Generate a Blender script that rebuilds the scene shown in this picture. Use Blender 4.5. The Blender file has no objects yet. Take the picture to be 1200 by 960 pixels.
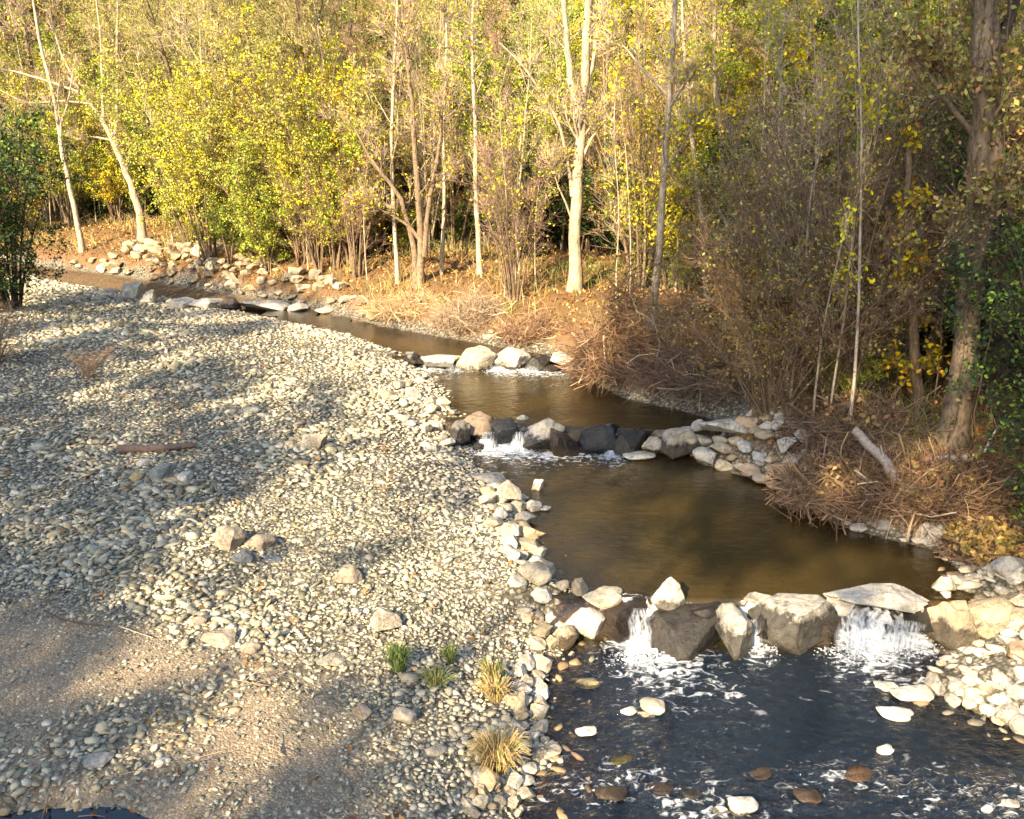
import bpy, bmesh, math, random
import numpy as np

R = math.radians
random.seed(7)
RNG = np.random.default_rng(11)
C = bpy.context.scene.collection
SC = bpy.context.scene

# ------------------------------------------------------------------ camera geometry
CAM_H = 6.0
PITCH = R(16.6)
F = 600 / math.tan(R(30))          # focal length in pixels of the 1200 px wide photograph


def ray(px, py):
    u = (px - 600) / F
    v = (480 - py) / F
    return np.array([u, math.cos(PITCH) + v * math.sin(PITCH), -math.sin(PITCH) + v * math.cos(PITCH)])


def P(px, py, z):                   # ground point seen at a photo pixel, at height z
    d = ray(px, py)
    return d * ((z - CAM_H) / d[2]) + np.array([0, 0, CAM_H])


def at(px, py, Y):                  # point seen at a photo pixel, at world distance Y
    d = ray(px, py)
    return d * (Y / d[1]) + np.array([0, 0, CAM_H])


def depth_of(p):
    return p[1] * math.cos(PITCH) - (p[2] - CAM_H) * math.sin(PITCH)


def to_px(p):
    d = depth_of(p)
    up = p[1] * math.sin(PITCH) + (p[2] - CAM_H) * math.cos(PITCH)
    return 600 + F * p[0] / d, 480 - F * up / d


# ------------------------------------------------------------------ noise
def _hash(ix, iy, iz, s):
    h = (ix * 374761393 + iy * 668265263 + iz * 2147483647 + s * 144665) & 0xffffffff
    h = ((h ^ (h >> 13)) * 1274126177) & 0xffffffff
    h = ((h ^ (h >> 16)) * 2246822519) & 0xffffffff
    return ((h ^ (h >> 15)) & 0xffffff) / float(0xffffff)


def vnoise(p, s=0):
    p = np.asarray(p, float)
    i = np.floor(p).astype(np.int64)
    f = p - i
    f = f * f * (3 - 2 * f)
    out = 0
    for dx in (0, 1):
        wx = f[:, 0] if dx else 1 - f[:, 0]
        for dy in (0, 1):
            wy = f[:, 1] if dy else 1 - f[:, 1]
            for dz in (0, 1):
                wz = f[:, 2] if dz else 1 - f[:, 2]
                out = out + wx * wy * wz * _hash(i[:, 0] + dx, i[:, 1] + dy, i[:, 2] + dz, s)
    return out * 2 - 1


def fbm(p, o=3, s=0):
    p = np.asarray(p, float)
    a, t = 1.0, 0
    for k in range(o):
        t = t + a * vnoise(p * (2 ** k) + k * 17.3, s + k)
        a *= .5
    return t


def fbm2(x, y, sc, o=3, s=0):
    return fbm(np.stack([x * sc, y * sc, np.full_like(x, 3.7 + s)], 1), o, s)


def sstep(a, b, x):
    t = np.clip((x - a) / (b - a), 0, 1)
    return t * t * (3 - 2 * t)


# ------------------------------------------------------------------ mesh accumulator
class Acc:
    def __init__(s):
        s.v, s.f, s.m, s.c, s.n = [], [], [], [], 0

    def add(s, v, f, mat=0, col=None):
        v = np.asarray(v, np.float32).reshape(-1, 3)
        f = np.asarray(f, np.int64)
        if len(v) == 0 or len(f) == 0:
            return
        s.v.append(v)
        s.f.append(f + s.n)
        s.m.append(np.full(len(f), mat, np.int32))
        if col is None:
            col = np.ones((len(v), 3), np.float32)
        s.c.append(np.asarray(col, np.float32).reshape(-1, 3))
        s.n += len(v)

    def mesh(s, name, mats, smooth=True):
        me = bpy.data.meshes.new(name)
        if s.n:
            v = np.concatenate(s.v)
            loops = np.concatenate([f.reshape(-1) for f in s.f])
            tot = np.concatenate([np.full(len(f), f.shape[1]) for f in s.f])
            start = np.concatenate([[0], np.cumsum(tot)[:-1]])
            me.vertices.add(len(v))
            me.vertices.foreach_set('co', v.reshape(-1))
            me.loops.add(len(loops))
            me.loops.foreach_set('vertex_index', loops.astype(np.int32))
            me.polygons.add(len(tot))
            me.polygons.foreach_set('loop_start', start.astype(np.int32))
            me.polygons.foreach_set('material_index', np.concatenate(s.m))
            me.polygons.foreach_set('use_smooth', np.full(len(tot), smooth))
            c = np.concatenate(s.c)
            a = me.color_attributes.new('Col', 'FLOAT_COLOR', 'POINT')
            a.data.foreach_set('color', np.concatenate([c, np.ones((len(c), 1), np.float32)], 1).reshape(-1))
        for m in mats:
            me.materials.append(m)
        me.update()
        return me


def link(name, me, parent=None):
    o = bpy.data.objects.new(name, me)
    C.objects.link(o)
    if parent is not None:
        o.parent = parent
    return o


def tag(o, label, cat, group=None, kind=None):
    if label:
        o['label'] = label
    if cat:
        o['category'] = cat
    if group:
        o['group'] = group
    if kind:
        o['kind'] = kind
    return o


def thing(name, loc=(0, 0, 0), rz=0, label=None, cat=None, group=None):
    o = bpy.data.objects.new(name, None)
    o.empty_display_size = .2
    C.objects.link(o)
    o.location = loc
    o.rotation_euler = (0, 0, rz)
    return tag(o, label, cat, group)


def copy_tree(o):
    c = o.copy()
    C.objects.link(c)
    for ch in o.children:
        k = ch.copy()
        C.objects.link(k)
        k.parent = c
    return c


# ------------------------------------------------------------------ materials
def new_mat(name):
    m = bpy.data.materials.new(name)
    m.use_nodes = True
    nt = m.node_tree
    for n in list(nt.nodes):
        nt.nodes.remove(n)
    return m, nt.nodes, nt.links


def N(ns, t, **kw):
    n = ns.new(t)
    for k, v in kw.items():
        if k in n.inputs:
            n.inputs[k].default_value = v
        else:
            setattr(n, k, v)
    return n


def mixc(ns, ls, fac, a, b, mode='MIX'):
    n = ns.new('ShaderNodeMix')
    n.data_type = 'RGBA'
    n.blend_type = mode
    for sock, val in ((n.inputs[0], fac), (n.inputs[6], a), (n.inputs[7], b)):
        if hasattr(val, 'is_output'):
            ls.new(val, sock)
        elif isinstance(val, (int, float)):
            sock.default_value = val
        else:
            sock.default_value = (*val, 1)
    return n.outputs[2]


def ramp(ns, ls, src, stops):
    n = ns.new('ShaderNodeValToRGB')
    e = n.color_ramp.elements
    while len(e) < len(stops):
        e.new(.5)
    for k, (p, c) in enumerate(stops):
        e[k].position = p
        e[k].color = (*c, 1) if len(c) == 3 else c
    ls.new(src, n.inputs[0])
    return n.outputs[0]


def mth(ns, ls, op, a, b=None, clamp=False):
    n = ns.new('ShaderNodeMath')
    n.operation = op
    n.use_clamp = clamp
    for k, v in enumerate((a, b)):
        if v is None:
            continue
        if hasattr(v, 'is_output'):
            ls.new(v, n.inputs[k])
        else:
            n.inputs[k].default_value = v
    return n.outputs[0]


def out(ns, ls, sh):
    o = ns.new('ShaderNodeOutputMaterial')
    ls.new(sh, o.inputs['Surface'])
    return o


def stone_mat(name, vcol):
    """Dry river stone: its own colour (object colour or vertex colour) with veins, speckle and a damp foot."""
    m, ns, ls = new_mat(name)
    if vcol:
        base = N(ns, 'ShaderNodeVertexColor', layer_name='Col').outputs[0]
        co = N(ns, 'ShaderNodeNewGeometry').outputs['Position']
    else:
        oi = N(ns, 'ShaderNodeObjectInfo')
        base = oi.outputs['Color']
        co = N(ns, 'ShaderNodeNewGeometry').outputs['Position']
    n1 = N(ns, 'ShaderNodeTexNoise', Scale=7.0, Detail=6.0, Roughness=.65)
    ls.new(co, n1.inputs['Vector'])
    n2 = N(ns, 'ShaderNodeTexNoise', Scale=60.0, Detail=4.0, Roughness=.7)
    ls.new(co, n2.inputs['Vector'])
    n3 = N(ns, 'ShaderNodeTexNoise', Scale=2.6, Detail=5.0, Roughness=.6, Distortion=1.2)
    ls.new(co, n3.inputs['Vector'])
    v1 = ramp(ns, ls, n1.outputs[0], [(.3, (.62, .62, .62)), (.5, (1, 1, 1)), (.72, (1.22, 1.2, 1.15))])
    v2 = ramp(ns, ls, n2.outputs[0], [(.3, (.75, .75, .75)), (.62, (1.12, 1.12, 1.12))])
    v3 = ramp(ns, ls, n3.outputs[0], [(.35, (.8, .76, .7)), (.55, (1, 1, 1)), (.7, (1.08, 1.02, .92))])
    c = mixc(ns, ls, 1.0, base, v1, 'MULTIPLY')
    c = mixc(ns, ls, 1.0, c, v2, 'MULTIPLY')
    c = mixc(ns, ls, .8, c, v3, 'MULTIPLY')
    if not vcol:
        n4 = N(ns, 'ShaderNodeTexNoise', Scale=3.4, Detail=7.0, Roughness=.62, Distortion=.8)
        ls.new(co, n4.inputs['Vector'])
        crack = mth(ns, ls, 'ABSOLUTE', mth(ns, ls, 'SUBTRACT', n4.outputs[0], .5))
        crack = ramp(ns, ls, crack, [(0, (.35, .32, .28)), (.012, (.8, .78, .75)), (.03, (1, 1, 1))])
        c = mixc(ns, ls, .85, c, crack, 'MULTIPLY')
        n5 = N(ns, 'ShaderNodeTexNoise', Scale=1.7, Detail=8.0, Roughness=.7)
        ls.new(co, n5.inputs['Vector'])
        c = mixc(ns, ls, ramp(ns, ls, n5.outputs[0], [(.52, (0, 0, 0)), (.66, (.55, .55, .55))]), c, (.13, .12, .085))
    p = N(ns, 'ShaderNodeBsdfPrincipled')
    p.inputs['Roughness'].default_value = .8
    p.inputs['Specular IOR Level'].default_value = .3
    if not vcol:
        # damp, dark and shiny below the stone's own waterline (obj["wet"]: 0 dry .. 1 soaked), with a ragged edge
        wet = N(ns, 'ShaderNodeAttribute', attribute_type='OBJECT', attribute_name='wet')
        tc = N(ns, 'ShaderNodeTexCoord')
        sep = N(ns, 'ShaderNodeSeparateXYZ')
        ls.new(tc.outputs['Object'], sep.inputs[0])
        z = mth(ns, ls, 'ADD', mth(ns, ls, 'MULTIPLY', sep.outputs[2], .5), .5)
        z = mth(ns, ls, 'ADD', z, mth(ns, ls, 'MULTIPLY', mth(ns, ls, 'SUBTRACT', n1.outputs[0], .5), .7))
        d = mth(ns, ls, 'SUBTRACT', mth(ns, ls, 'MULTIPLY', wet.outputs['Fac'], 1.35), z)
        w = mth(ns, ls, 'MULTIPLY', mth(ns, ls, 'ADD', d, .06), 8.0, clamp=True)
        cw = mixc(ns, ls, 1.0, c, (.19, .185, .18), 'MULTIPLY')
        c = mixc(ns, ls, w, c, cw)
        ls.new(mth(ns, ls, 'SUBTRACT', .8, mth(ns, ls, 'MULTIPLY', w, .55)), p.inputs['Roughness'])
    ls.new(c, p.inputs['Base Color'])
    b = N(ns, 'ShaderNodeBump', Strength=.55 if vcol else .85, Distance=.03 if vcol else .045)
    h = mth(ns, ls, 'ADD', n1.outputs[0], mth(ns, ls, 'MULTIPLY', n2.outputs[0], .3))
    ls.new(h, b.inputs['Height'])
    ls.new(b.outputs[0], p.inputs['Normal'])
    out(ns, ls, p.outputs[0])
    return m


def bark_mat(name, light, dark, scale=14.0):
    m, ns, ls = new_mat(name)
    co = N(ns, 'ShaderNodeNewGeometry').outputs['Position']
    mp = N(ns, 'ShaderNodeMapping')
    mp.inputs['Scale'].default_value = (1, 1, .35)
    ls.new(co, mp.inputs[0])
    n = N(ns, 'ShaderNodeTexNoise', Scale=scale, Detail=5.0, Roughness=.65)
    ls.new(mp.outputs[0], n.inputs['Vector'])
    n2 = N(ns, 'ShaderNodeTexNoise', Scale=2.0, Detail=4.0)
    ls.new(co, n2.inputs['Vector'])
    c = ramp(ns, ls, n.outputs[0], [(.32, dark), (.56, light)])
    c = mixc(ns, ls, .6, c, ramp(ns, ls, n2.outputs[0], [(.35, (.6, .6, .55)), (.65, (1.1, 1.08, 1.0))]), 'MULTIPLY')
    oi = N(ns, 'ShaderNodeObjectInfo')
    c = mixc(ns, ls, .5, c, ramp(ns, ls, oi.outputs['Random'], [(0, (.75, .68, .6)), (1, (1.15, 1.12, 1.1))]), 'MULTIPLY')
    p = N(ns, 'ShaderNodeBsdfPrincipled', Roughness=.85)
    p.inputs['Specular IOR Level'].default_value = .2
    ls.new(c, p.inputs['Base Color'])
    b = N(ns, 'ShaderNodeBump', Strength=.9, Distance=.03)
    ls.new(n.outputs[0], b.inputs['Height'])
    ls.new(b.outputs[0], p.inputs['Normal'])
    out(ns, ls, p.outputs[0])
    return m


def leaf_mat(name, trans=.22):
    m, ns, ls = new_mat(name)
    base = N(ns, 'ShaderNodeVertexColor', layer_name='Col').outputs[0]
    oi = N(ns, 'ShaderNodeObjectInfo')
    hs = N(ns, 'ShaderNodeHueSaturation')
    ls.new(mth(ns, ls, 'ADD', .485, mth(ns, ls, 'MULTIPLY', oi.outputs['Random'], .03)), hs.inputs['Hue'])
    hs.inputs['Saturation'].default_value = 1.1
    ls.new(mth(ns, ls, 'ADD', .92, mth(ns, ls, 'MULTIPLY', oi.outputs['Random'], .3)), hs.inputs['Value'])
    ls.new(base, hs.inputs['Color'])
    p = N(ns, 'ShaderNodeBsdfPrincipled', Roughness=.55)
    p.inputs['Specular IOR Level'].default_value = .25
    ls.new(hs.outputs[0], p.inputs['Base Color'])
    t = N(ns, 'ShaderNodeBsdfTranslucent')
    ls.new(mixc(ns, ls, 1.0, hs.outputs[0], (1.1, 1.05, .6), 'MULTIPLY'), t.inputs['Color'])
    mx = N(ns, 'ShaderNodeMixShader')
    mx.inputs[0].default_value = trans
    ls.new(p.outputs[0], mx.inputs[1])
    ls.new(t.outputs[0], mx.inputs[2])
    out(ns, ls, mx.outputs[0])
    return m


def twig_mat(name):
    m, ns, ls = new_mat(name)
    base = N(ns, 'ShaderNodeVertexColor', layer_name='Col').outputs[0]
    p = N(ns, 'ShaderNodeBsdfPrincipled', Roughness=.8)
    p.inputs['Specular IOR Level'].default_value = .2
    ls.new(base, p.inputs['Base Color'])
    out(ns, ls, p.outputs[0])
    return m


M_STONE = stone_mat('river_stone', False)
M_GRAVEL = stone_mat('gravel_stone', True)
M_PALE = bark_mat('pale_bark', (.50, .42, .32), (.22, .17, .12))
M_BROWN = bark_mat('brown_bark', (.25, .18, .12), (.07, .048, .032), 26)
M_GREYB = bark_mat('grey_brown_bark', (.23, .175, .125), (.055, .04, .03), 20)
M_DARK = bark_mat('dark_bark', (.075, .055, .042), (.025, .02, .016), 10)
M_LEAF = leaf_mat('leaves')
M_TWIG = twig_mat('twigs')


# ------------------------------------------------------------------ the river's plan
L1, L2, L3 = .42, .78, 1.0
LV = {0: 0.0, 1: L1, 2: L2, 3: L3}


def pts(lst):
    return [P(x, y, LV[l])[:2] for x, y, l in lst]


LEFT = [np.array([.1, -30.]), np.array([.1, 4.])] + pts([
    (612, 955, 0), (622, 915, 0), (642, 890, 0), (634, 850, 0), (640, 805, 0), (648, 775, 0), (672, 752, 0),
    (700, 702, 1), (668, 690, 1), (636, 664, 1), (622, 632, 1), (612, 604, 1), (600, 580, 1), (566, 552, 1), (546, 538, 1),
    (548, 504, 2), (532, 478, 2), (516, 455, 2), (494, 434, 2),
    (478, 418, 3), (430, 401, 3), (372, 385, 3), (300, 370, 3), (238, 356, 3), (160, 345, 3), (60, 330, 3), (-60, 317, 3), (-200, 308, 3)]) + [np.array([-60., 48.])]
RIGHT = [np.array([9., -30.]), np.array([7., 4.])] + pts([
    (1290, 905, 0), (1230, 868, 0), (1165, 848, 0), (1120, 825, 0), (1085, 808, 0), (1100, 780, 0), (1096, 752, 0),
    (1078, 704, 1), (1110, 690, 1), (1122, 668, 1), (1092, 646, 1), (1046, 634, 1), (985, 618, 1), (935, 596, 1), (912, 574, 1), (868, 558, 1), (812, 541, 1),
    (842, 494, 2), (790, 480, 2), (732, 468, 2), (694, 448, 2),
    (674, 428, 3), (650, 418, 3), (590, 408, 3), (520, 396, 3), (450, 383, 3), (400, 371, 3), (340, 358, 3), (270, 346, 3), (200, 334, 3), (130, 322, 3), (60, 314, 3), (-60, 304, 3), (-200, 297, 3)]) + [np.array([-64., 56.])]
LEFT = np.array(LEFT)
RIGHT = np.array(RIGHT)
POLY = np.concatenate([LEFT, RIGHT[::-1]])


def seg_dist(q, A):
    best = np.full(len(q), 1e9)
    for a, b in zip(A[:-1], A[1:]):
        ab = b - a
        t = np.clip(((q - a) @ ab) / max(ab @ ab, 1e-9), 0, 1)
        d = np.hypot(q[:, 0] - a[0] - t * ab[0], q[:, 1] - a[1] - t * ab[1])
        best = np.minimum(best, d)
    return best


def in_poly(q, A):
    r = np.zeros(len(q), bool)
    x, y = q[:, 0], q[:, 1]
    B = np.roll(A, -1, 0)
    for (x0, y0), (x1, y1) in zip(A, B):
        c = (y0 > y) != (y1 > y)
        if abs(y1 - y0) < 1e-12:
            continue
        r ^= c & (x < (x1 - x0) * (y - y0) / (y1 - y0) + x0)
    return r


WEIRS = [  # (left point, right point): the crest of each step
    (P(690, 722, .3), P(1090, 722, .3)),
    (P(545, 510, .62) + [0, .22, 0], P(805, 524, .62) + [0, .22, 0]),
    (P(485, 430, .92) + [0, .55, 0], P(672, 430, .92) + [0, .55, 0]),
]


def weir_s(k, x, y):
    a, b = WEIRS[k]
    return y - (a[1] + (b[1] - a[1]) * np.clip((x - a[0]) / (b[0] - a[0]), -.3, 1.3))


def level(x, y, lo=-.08, hi=.22):
    z = np.zeros_like(x)
    for k, h in enumerate((L1, L2 - L1, L3 - L2)):
        z = z + h * sstep(lo, hi, weir_s(k, x, y))
    return z


def river(x, y):
    """signed distance to the water's edge (inside negative), and whether the left bank is nearer"""
    q = np.stack([x, y], 1)
    dl, dr = seg_dist(q, LEFT), seg_dist(q, RIGHT)
    d = np.minimum(dl, dr)
    return np.where(in_poly(q, POLY), -d, d), dl < dr


PUD = P(25, 1000, .28)


def ground(x, y, full=False):
    x = np.asarray(x, float).reshape(-1)
    y = np.asarray(y, float).reshape(-1)
    sd, left = river(x, y)
    q = np.stack([x, y], 1)
    n1 = fbm2(x, y, .35, 3, 1)
    n2 = fbm2(x, y, 1.6, 3, 2)
    lv = level(x, y, .2, .45)
    lb = np.interp(y, [4, 10, 15.6, 20.5, 36], [0.02, .22, .6, .88, 1.03])
    d = np.maximum(sd, 0)
    base = lv + (lb - lv) * sstep(.2, 1.8, d)
    # gravel bar
    zl = base + (.10 * sstep(0, .4, d) + .34 * (1 - np.exp(-d / 2.2))) * (1 - .72 * sstep(23, 29, y)) + .012 * np.minimum(d, 12) * (1 - sstep(23, 29, y)) + sstep(.3, 2, d) * (.09 * n1 + .05 * n2) * (1 - .7 * sstep(23, 29, y))
    # wooded bank: low cobble shelf by the lowest weir, steeper further up
    shelf = sstep(10.6, 12.4, y)
    zr_low = base + .30 * sstep(0, 1.0, d) + .10 * d
    zr_hi = base + .55 * sstep(0, .9, d) + .42 * sstep(.7, 3.2, d) + .06 * np.minimum(d, 30)
    zr = zr_low + (zr_hi - zr_low) * shelf + sstep(.4, 2, d) * (.16 * n1 + .06 * n2)
    zr = zr + .22 * np.maximum(d - 14, 0)
    z = np.where(left, zl, zr)
    z = z + np.where(left, .12 * np.maximum(-x - 14 - .3 * y, 0) * (d > 0), 0)
    # bed
    dep = np.interp(lv, [0, .1, .45], [.22, .24, .42])
    bed = lv - .03 - dep * sstep(0, 1.6, -sd) + .05 * n2 * sstep(0, .6, -sd)
    z = np.where(sd < 0, bed, z)
    # puddle hollow at the near left
    pd = np.hypot((x - PUD[0]) / 1.0, (y - PUD[1]) / .42)
    z = z - .22 * (1 - sstep(.55, 1.6, pd)) * (sd > 0)
    return (z, sd, left) if full else z


def gz(x, y):
    return float(ground([x], [y])[0])


def hit(px, py):
    """point where the ray through a photo pixel meets the ground"""
    d = ray(px, py)
    ys = np.linspace(4, 60, 1200)
    X = d[0] / d[1] * ys
    Z = CAM_H + d[2] / d[1] * ys
    g = ground(X, ys)
    k = np.argmax(g >= Z)
    return np.array([X[k], ys[k], g[k]])


# dirt apron at the near left (sand patch), in world coordinates
def dirt_amount(x, y):
    q = np.stack([x, y], 1)
    A = np.array([hit(a, b)[:2] for a, b in ((-150, 705), (60, 712), (130, 722), (230, 750), (330, 775), (330, 800), (180, 850), (60, 880), (-150, 900))])
    inside = in_poly(q, A)
    d = seg_dist(q, np.concatenate([A, A[:1]]))
    s = np.where(inside, d, -d) + .35 * fbm2(x, y, 1.1, 3, 9)
    A = np.array([hit(a, b)[:2] for a, b in ((-200, 690), (230, 745), (430, 790), (500, 850), (500, 1050), (-200, 1050))])
    inside = in_poly(q, A)
    d = seg_dist(q, np.concatenate([A, A[:1]]))
    s2 = np.where(inside, d, -d) + .3 * fbm2(x, y, 1.3, 3, 19)
    return np.maximum(sstep(-.2, .7, s), sstep(-.1, .6, s2) * np.clip(.55 + .5 * fbm2(x, y, 1.5, 3, 29), .1, .95))


# ------------------------------------------------------------------ ground sheet
def axis(lo, a, b, hi, step):
    mid = list(np.arange(a, b, step))
    l, r = [], []
    s, v = step, a
    while v > lo:
        s *= 1.25
        v -= s
        l.append(v)
    s, v = step, mid[-1]
    while v < hi:
        s *= 1.25
        v += s
        r.append(v)
    return np.array(l[::-1] + mid + r)


def grid_mesh(xs, ys):
    X, Y = np.meshgrid(xs, ys)
    nx, ny = len(xs), len(ys)
    i = np.arange(nx * ny).reshape(ny, nx)
    f = np.stack([i[:-1, :-1], i[:-1, 1:], i[1:, 1:], i[1:, :-1]], -1).reshape(-1, 4)
    return X.reshape(-1), Y.reshape(-1), f


def ground_material():
    m, ns, ls = new_mat('gravel_earth_and_litter')
    zone = N(ns, 'ShaderNodeVertexColor', layer_name='Col').outputs[0]
    sep = N(ns, 'ShaderNodeSeparateColor')
    ls.new(zone, sep.inputs[0])
    co = N(ns, 'ShaderNodeNewGeometry').outputs['Position']
    vo = N(ns, 'ShaderNodeTexVoronoi', Scale=17.0)
    ls.new(co, vo.inputs['Vector'])
    vs = N(ns, 'ShaderNodeTexVoronoi', Scale=42.0)
    ls.new(co, vs.inputs['Vector'])
    nz = N(ns, 'ShaderNodeTexNoise', Scale=1.3, Detail=6.0, Roughness=.65)
    ls.new(co, nz.inputs['Vector'])
    nf = N(ns, 'ShaderNodeTexNoise', Scale=35.0, Detail=5.0, Roughness=.7)
    ls.new(co, nf.inputs['Vector'])
    sc = N(ns, 'ShaderNodeSeparateColor')
    ls.new(vo.outputs['Color'], sc.inputs[0])
    grav = ramp(ns, ls, sc.outputs[0], [(0, (.13, .125, .105)), (.5, (.25, .235, .19)), (1, (.38, .35, .28))])
    grav = mixc(ns, ls, 1.0, grav, ramp(ns, ls, vo.outputs['Distance'], [(.25, (1, 1, 1)), (.62, (.3, .28, .25))]), 'MULTIPLY')
    sc2 = N(ns, 'ShaderNodeSeparateColor')
    ls.new(vs.outputs['Color'], sc2.inputs[0])
    dirt = mixc(ns, ls, nz.outputs[0], (.225, .18, .125), (.31, .25, .18))
    peb = ramp(ns, ls, sc2.outputs[0], [(.55, (.75, .72, .7)), (.75, (1, 1, 1)), (.95, (1.5, 1.45, 1.4))])
    dirt = mixc(ns, ls, .8, dirt, peb, 'MULTIPLY')
    dirt = mixc(ns, ls, .8, dirt, ramp(ns, ls, nf.outputs[0], [(.3, (.65, .62, .6)), (.65, (1.15, 1.15, 1.12))]), 'MULTIPLY')
    lit = ramp(ns, ls, nf.outputs[0], [(.3, (.05, .03, .018)), (.5, (.15, .085, .04)), (.7, (.28, .165, .075))])
    bed = mixc(ns, ls, .7, mixc(ns, ls, nz.outputs[0], (.075, .052, .03), (.15, .105, .06)),
               ramp(ns, ls, sc.outputs[1], [(0, (.4, .36, .3)), (1, (1.3, 1.2, 1.1))]), 'MULTIPLY')
    c = mixc(ns, ls, sep.outputs[0], grav, dirt)
    c = mixc(ns, ls, sep.outputs[1], c, lit)
    c = mixc(ns, ls, sep.outputs[2], c, bed)
    p = N(ns, 'ShaderNodeBsdfPrincipled', Roughness=.9)
    p.inputs['Specular IOR Level'].default_value = .15
    ls.new(c, p.inputs['Base Color'])
    h = mth(ns, ls, 'SUBTRACT', mth(ns, ls, 'MULTIPLY', nf.outputs[0], .4), mth(ns, ls, 'MULTIPLY', vs.outputs['Distance'], .5))
    b = N(ns, 'ShaderNodeBump', Strength=.7, Distance=.03)
    ls.new(h, b.inputs['Height'])
    ls.new(b.outputs[0], p.inputs['Normal'])
    out(ns, ls, p.outputs[0])
    return m


def build_ground():
    xs = axis(-420, -24, 16, 420, .13)
    ys = axis(-420, 4, 46, 480, .13)
    X, Y, f = grid_mesh(xs, ys)
    Z, sd, left = ground(X, Y, True)
    a = Acc()
    dirt = dirt_amount(X, Y) * left
    lit = np.where(left, 0, sstep(.15, .7, sd + .35 * fbm2(X, Y, .8, 3, 5)) * sstep(10.3, 11.6, Y + .3 * (X - 6)))
    lit = np.maximum(lit, sstep(13, 17, -X - .35 * Y) * left)
    bed = sstep(.12, -.05, sd)
    a.add(np.stack([X, Y, Z], 1), f, 0, np.stack([dirt, lit, bed], 1))
    o = link('ground', a.mesh('ground', [ground_material()]))
    o['kind'] = 'structure'


build_ground()


# ------------------------------------------------------------------ stones
def ico(sub):
    bm = bmesh.new()
    bmesh.ops.create_icosphere(bm, subdivisions=sub, radius=1)
    v = np.array([x.co[:] for x in bm.verts])
    f = np.array([[y.index for y in x.verts] for x in bm.faces])
    bm.free()
    return v, f


def stone_shape(seed, sub, cuts, rough, lumps=.28):
    v, f = ico(sub)
    rg = np.random.default_rng(seed)
    if sub > 3:
        v = np.sign(v) * np.abs(v) ** .72
    v = v * (1 + lumps * fbm(v * 1.1 + seed * 3.1, 2, seed))[:, None]
    for k in range(cuts):
        n = rg.normal(size=3)
        n /= np.linalg.norm(n)
        h = rg.uniform(.46, .8) if sub > 3 else rg.uniform(.52, .82)
        d = v @ n
        v = v - np.maximum(d - h, 0)[:, None] * n * .96
    if rough:
        v = v * (1 + rough * fbm(v * 4 + seed, 4, seed + 50) + rough * .35 * np.abs(fbm(v * 13 + seed, 3, seed + 70)))[:, None]
    m = np.percentile(np.abs(v), 94 if sub > 3 else 99, axis=0)
    return v / m, f


BOULDERS = []
for k in range(9):
    a = Acc()
    v, f = stone_shape(100 + k, 5, 15 if k < 6 else 9, .045, .34)
    a.add(v, f)
    BOULDERS.append(a.mesh('boulder', [M_STONE]))
ROUNDS = []
for k in range(6):
    a = Acc()
    v, f = stone_shape(200 + k, 3, 4, .035, .3)
    a.add(v, f)
    ROUNDS.append(a.mesh('cobble', [M_STONE]))

PALE, CREAM, TAN, GREY, DARK, BROWN, BLUE = ((.52, .48, .41), (.46, .40, .30), (.37, .30, .20), (.32, .30, .26), (.17, .155, .14), (.22, .16, .115), (.15, .16, .18))


def stone(name, me, loc, s, rz, col, wet, label, group=None, cat=None, tilt=(0, 0)):
    o = bpy.data.objects.new(name, me)
    C.objects.link(o)
    o.location = loc
    o.scale = s
    o.rotation_euler = (tilt[0], tilt[1], rz)
    o.color = (*col, 1)
    o['wet'] = float(wet)
    return tag(o, label, cat or name, group)


def boulder(px, py, w, h, z, me, col, wet, label, rz=0, flat=None, deep=.8, name='boulder', tilt=(0, 0), group=None):
    """a stone whose foot is seen at (px, py), w by h pixels across in the photograph, its foot at height z"""
    p = P(px, py, z)
    d = depth_of(p)
    W, H = w * d / F, h * d / F
    dip = math.atan2(CAM_H - z, p[1])
    D = W * deep
    hz = flat if flat is not None else max(.3 * min(W, D), (H - .45 * D * math.sin(dip)) / math.cos(dip)) * 1.1
    sz = hz * .62
    return stone(name, me, (p[0], p[1] + D * .42, z + hz - sz * .98), (W / 2 * 1.15, D / 2 * 1.08, sz * .93), rz, col, wet, label, group, 'boulder' if name == 'boulder' else 'stone', tilt)


B, Q = BOULDERS, ROUNDS
# lowest weir
boulder(690, 748, 50, 36, 0.02, B[0], PALE, .12, 'white angular boulder at the left end of the lowest weir', .3)
boulder(727, 752, 62, 48, -.05, B[1], BROWN, 1.0, 'dark wet boulder right of the white one on the lowest weir', .9)
boulder(783, 722, 30, 36, .25, B[2], PALE, .45, 'small upright boulder, white topped with wet brown foot, on the lowest weir', .4)
boulder(806, 770, 98, 54, -.06, B[3], DARK, 1.0, 'wide dark wet slab with water sliding over its top in the lowest weir', .1, deep=.9)
boulder(860, 768, 48, 56, -.04, B[4], GREY, .5, 'pale grey blocky boulder with a flat face in the lowest weir', 1.9, deep=.7)
boulder(882, 722, 36, 26, .2, B[6], GREY, .5, 'small grey boulder wedged behind the pale blocky one in the lowest weir', 2.2)
boulder(932, 764, 98, 64, -.05, B[5], GREY, .62, 'biggest boulder of the lowest weir, grey with a dark wet foot', -.25, deep=.62)
boulder(986, 724, 34, 20, .28, B[7], PALE, .2, 'small white wedge stone left of the long flat slab', -.3)
boulder(1035, 716, 92, 24, .36, B[8], PALE, .1, 'long flat pale slab lying over the right fall of the lowest weir', .08, deep=.55, flat=.22)
boulder(1052, 742, 96, 30, .0, B[3], DARK, 1.0, 'dark wet ledge under the long flat pale slab', .0, deep=.5)
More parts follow.
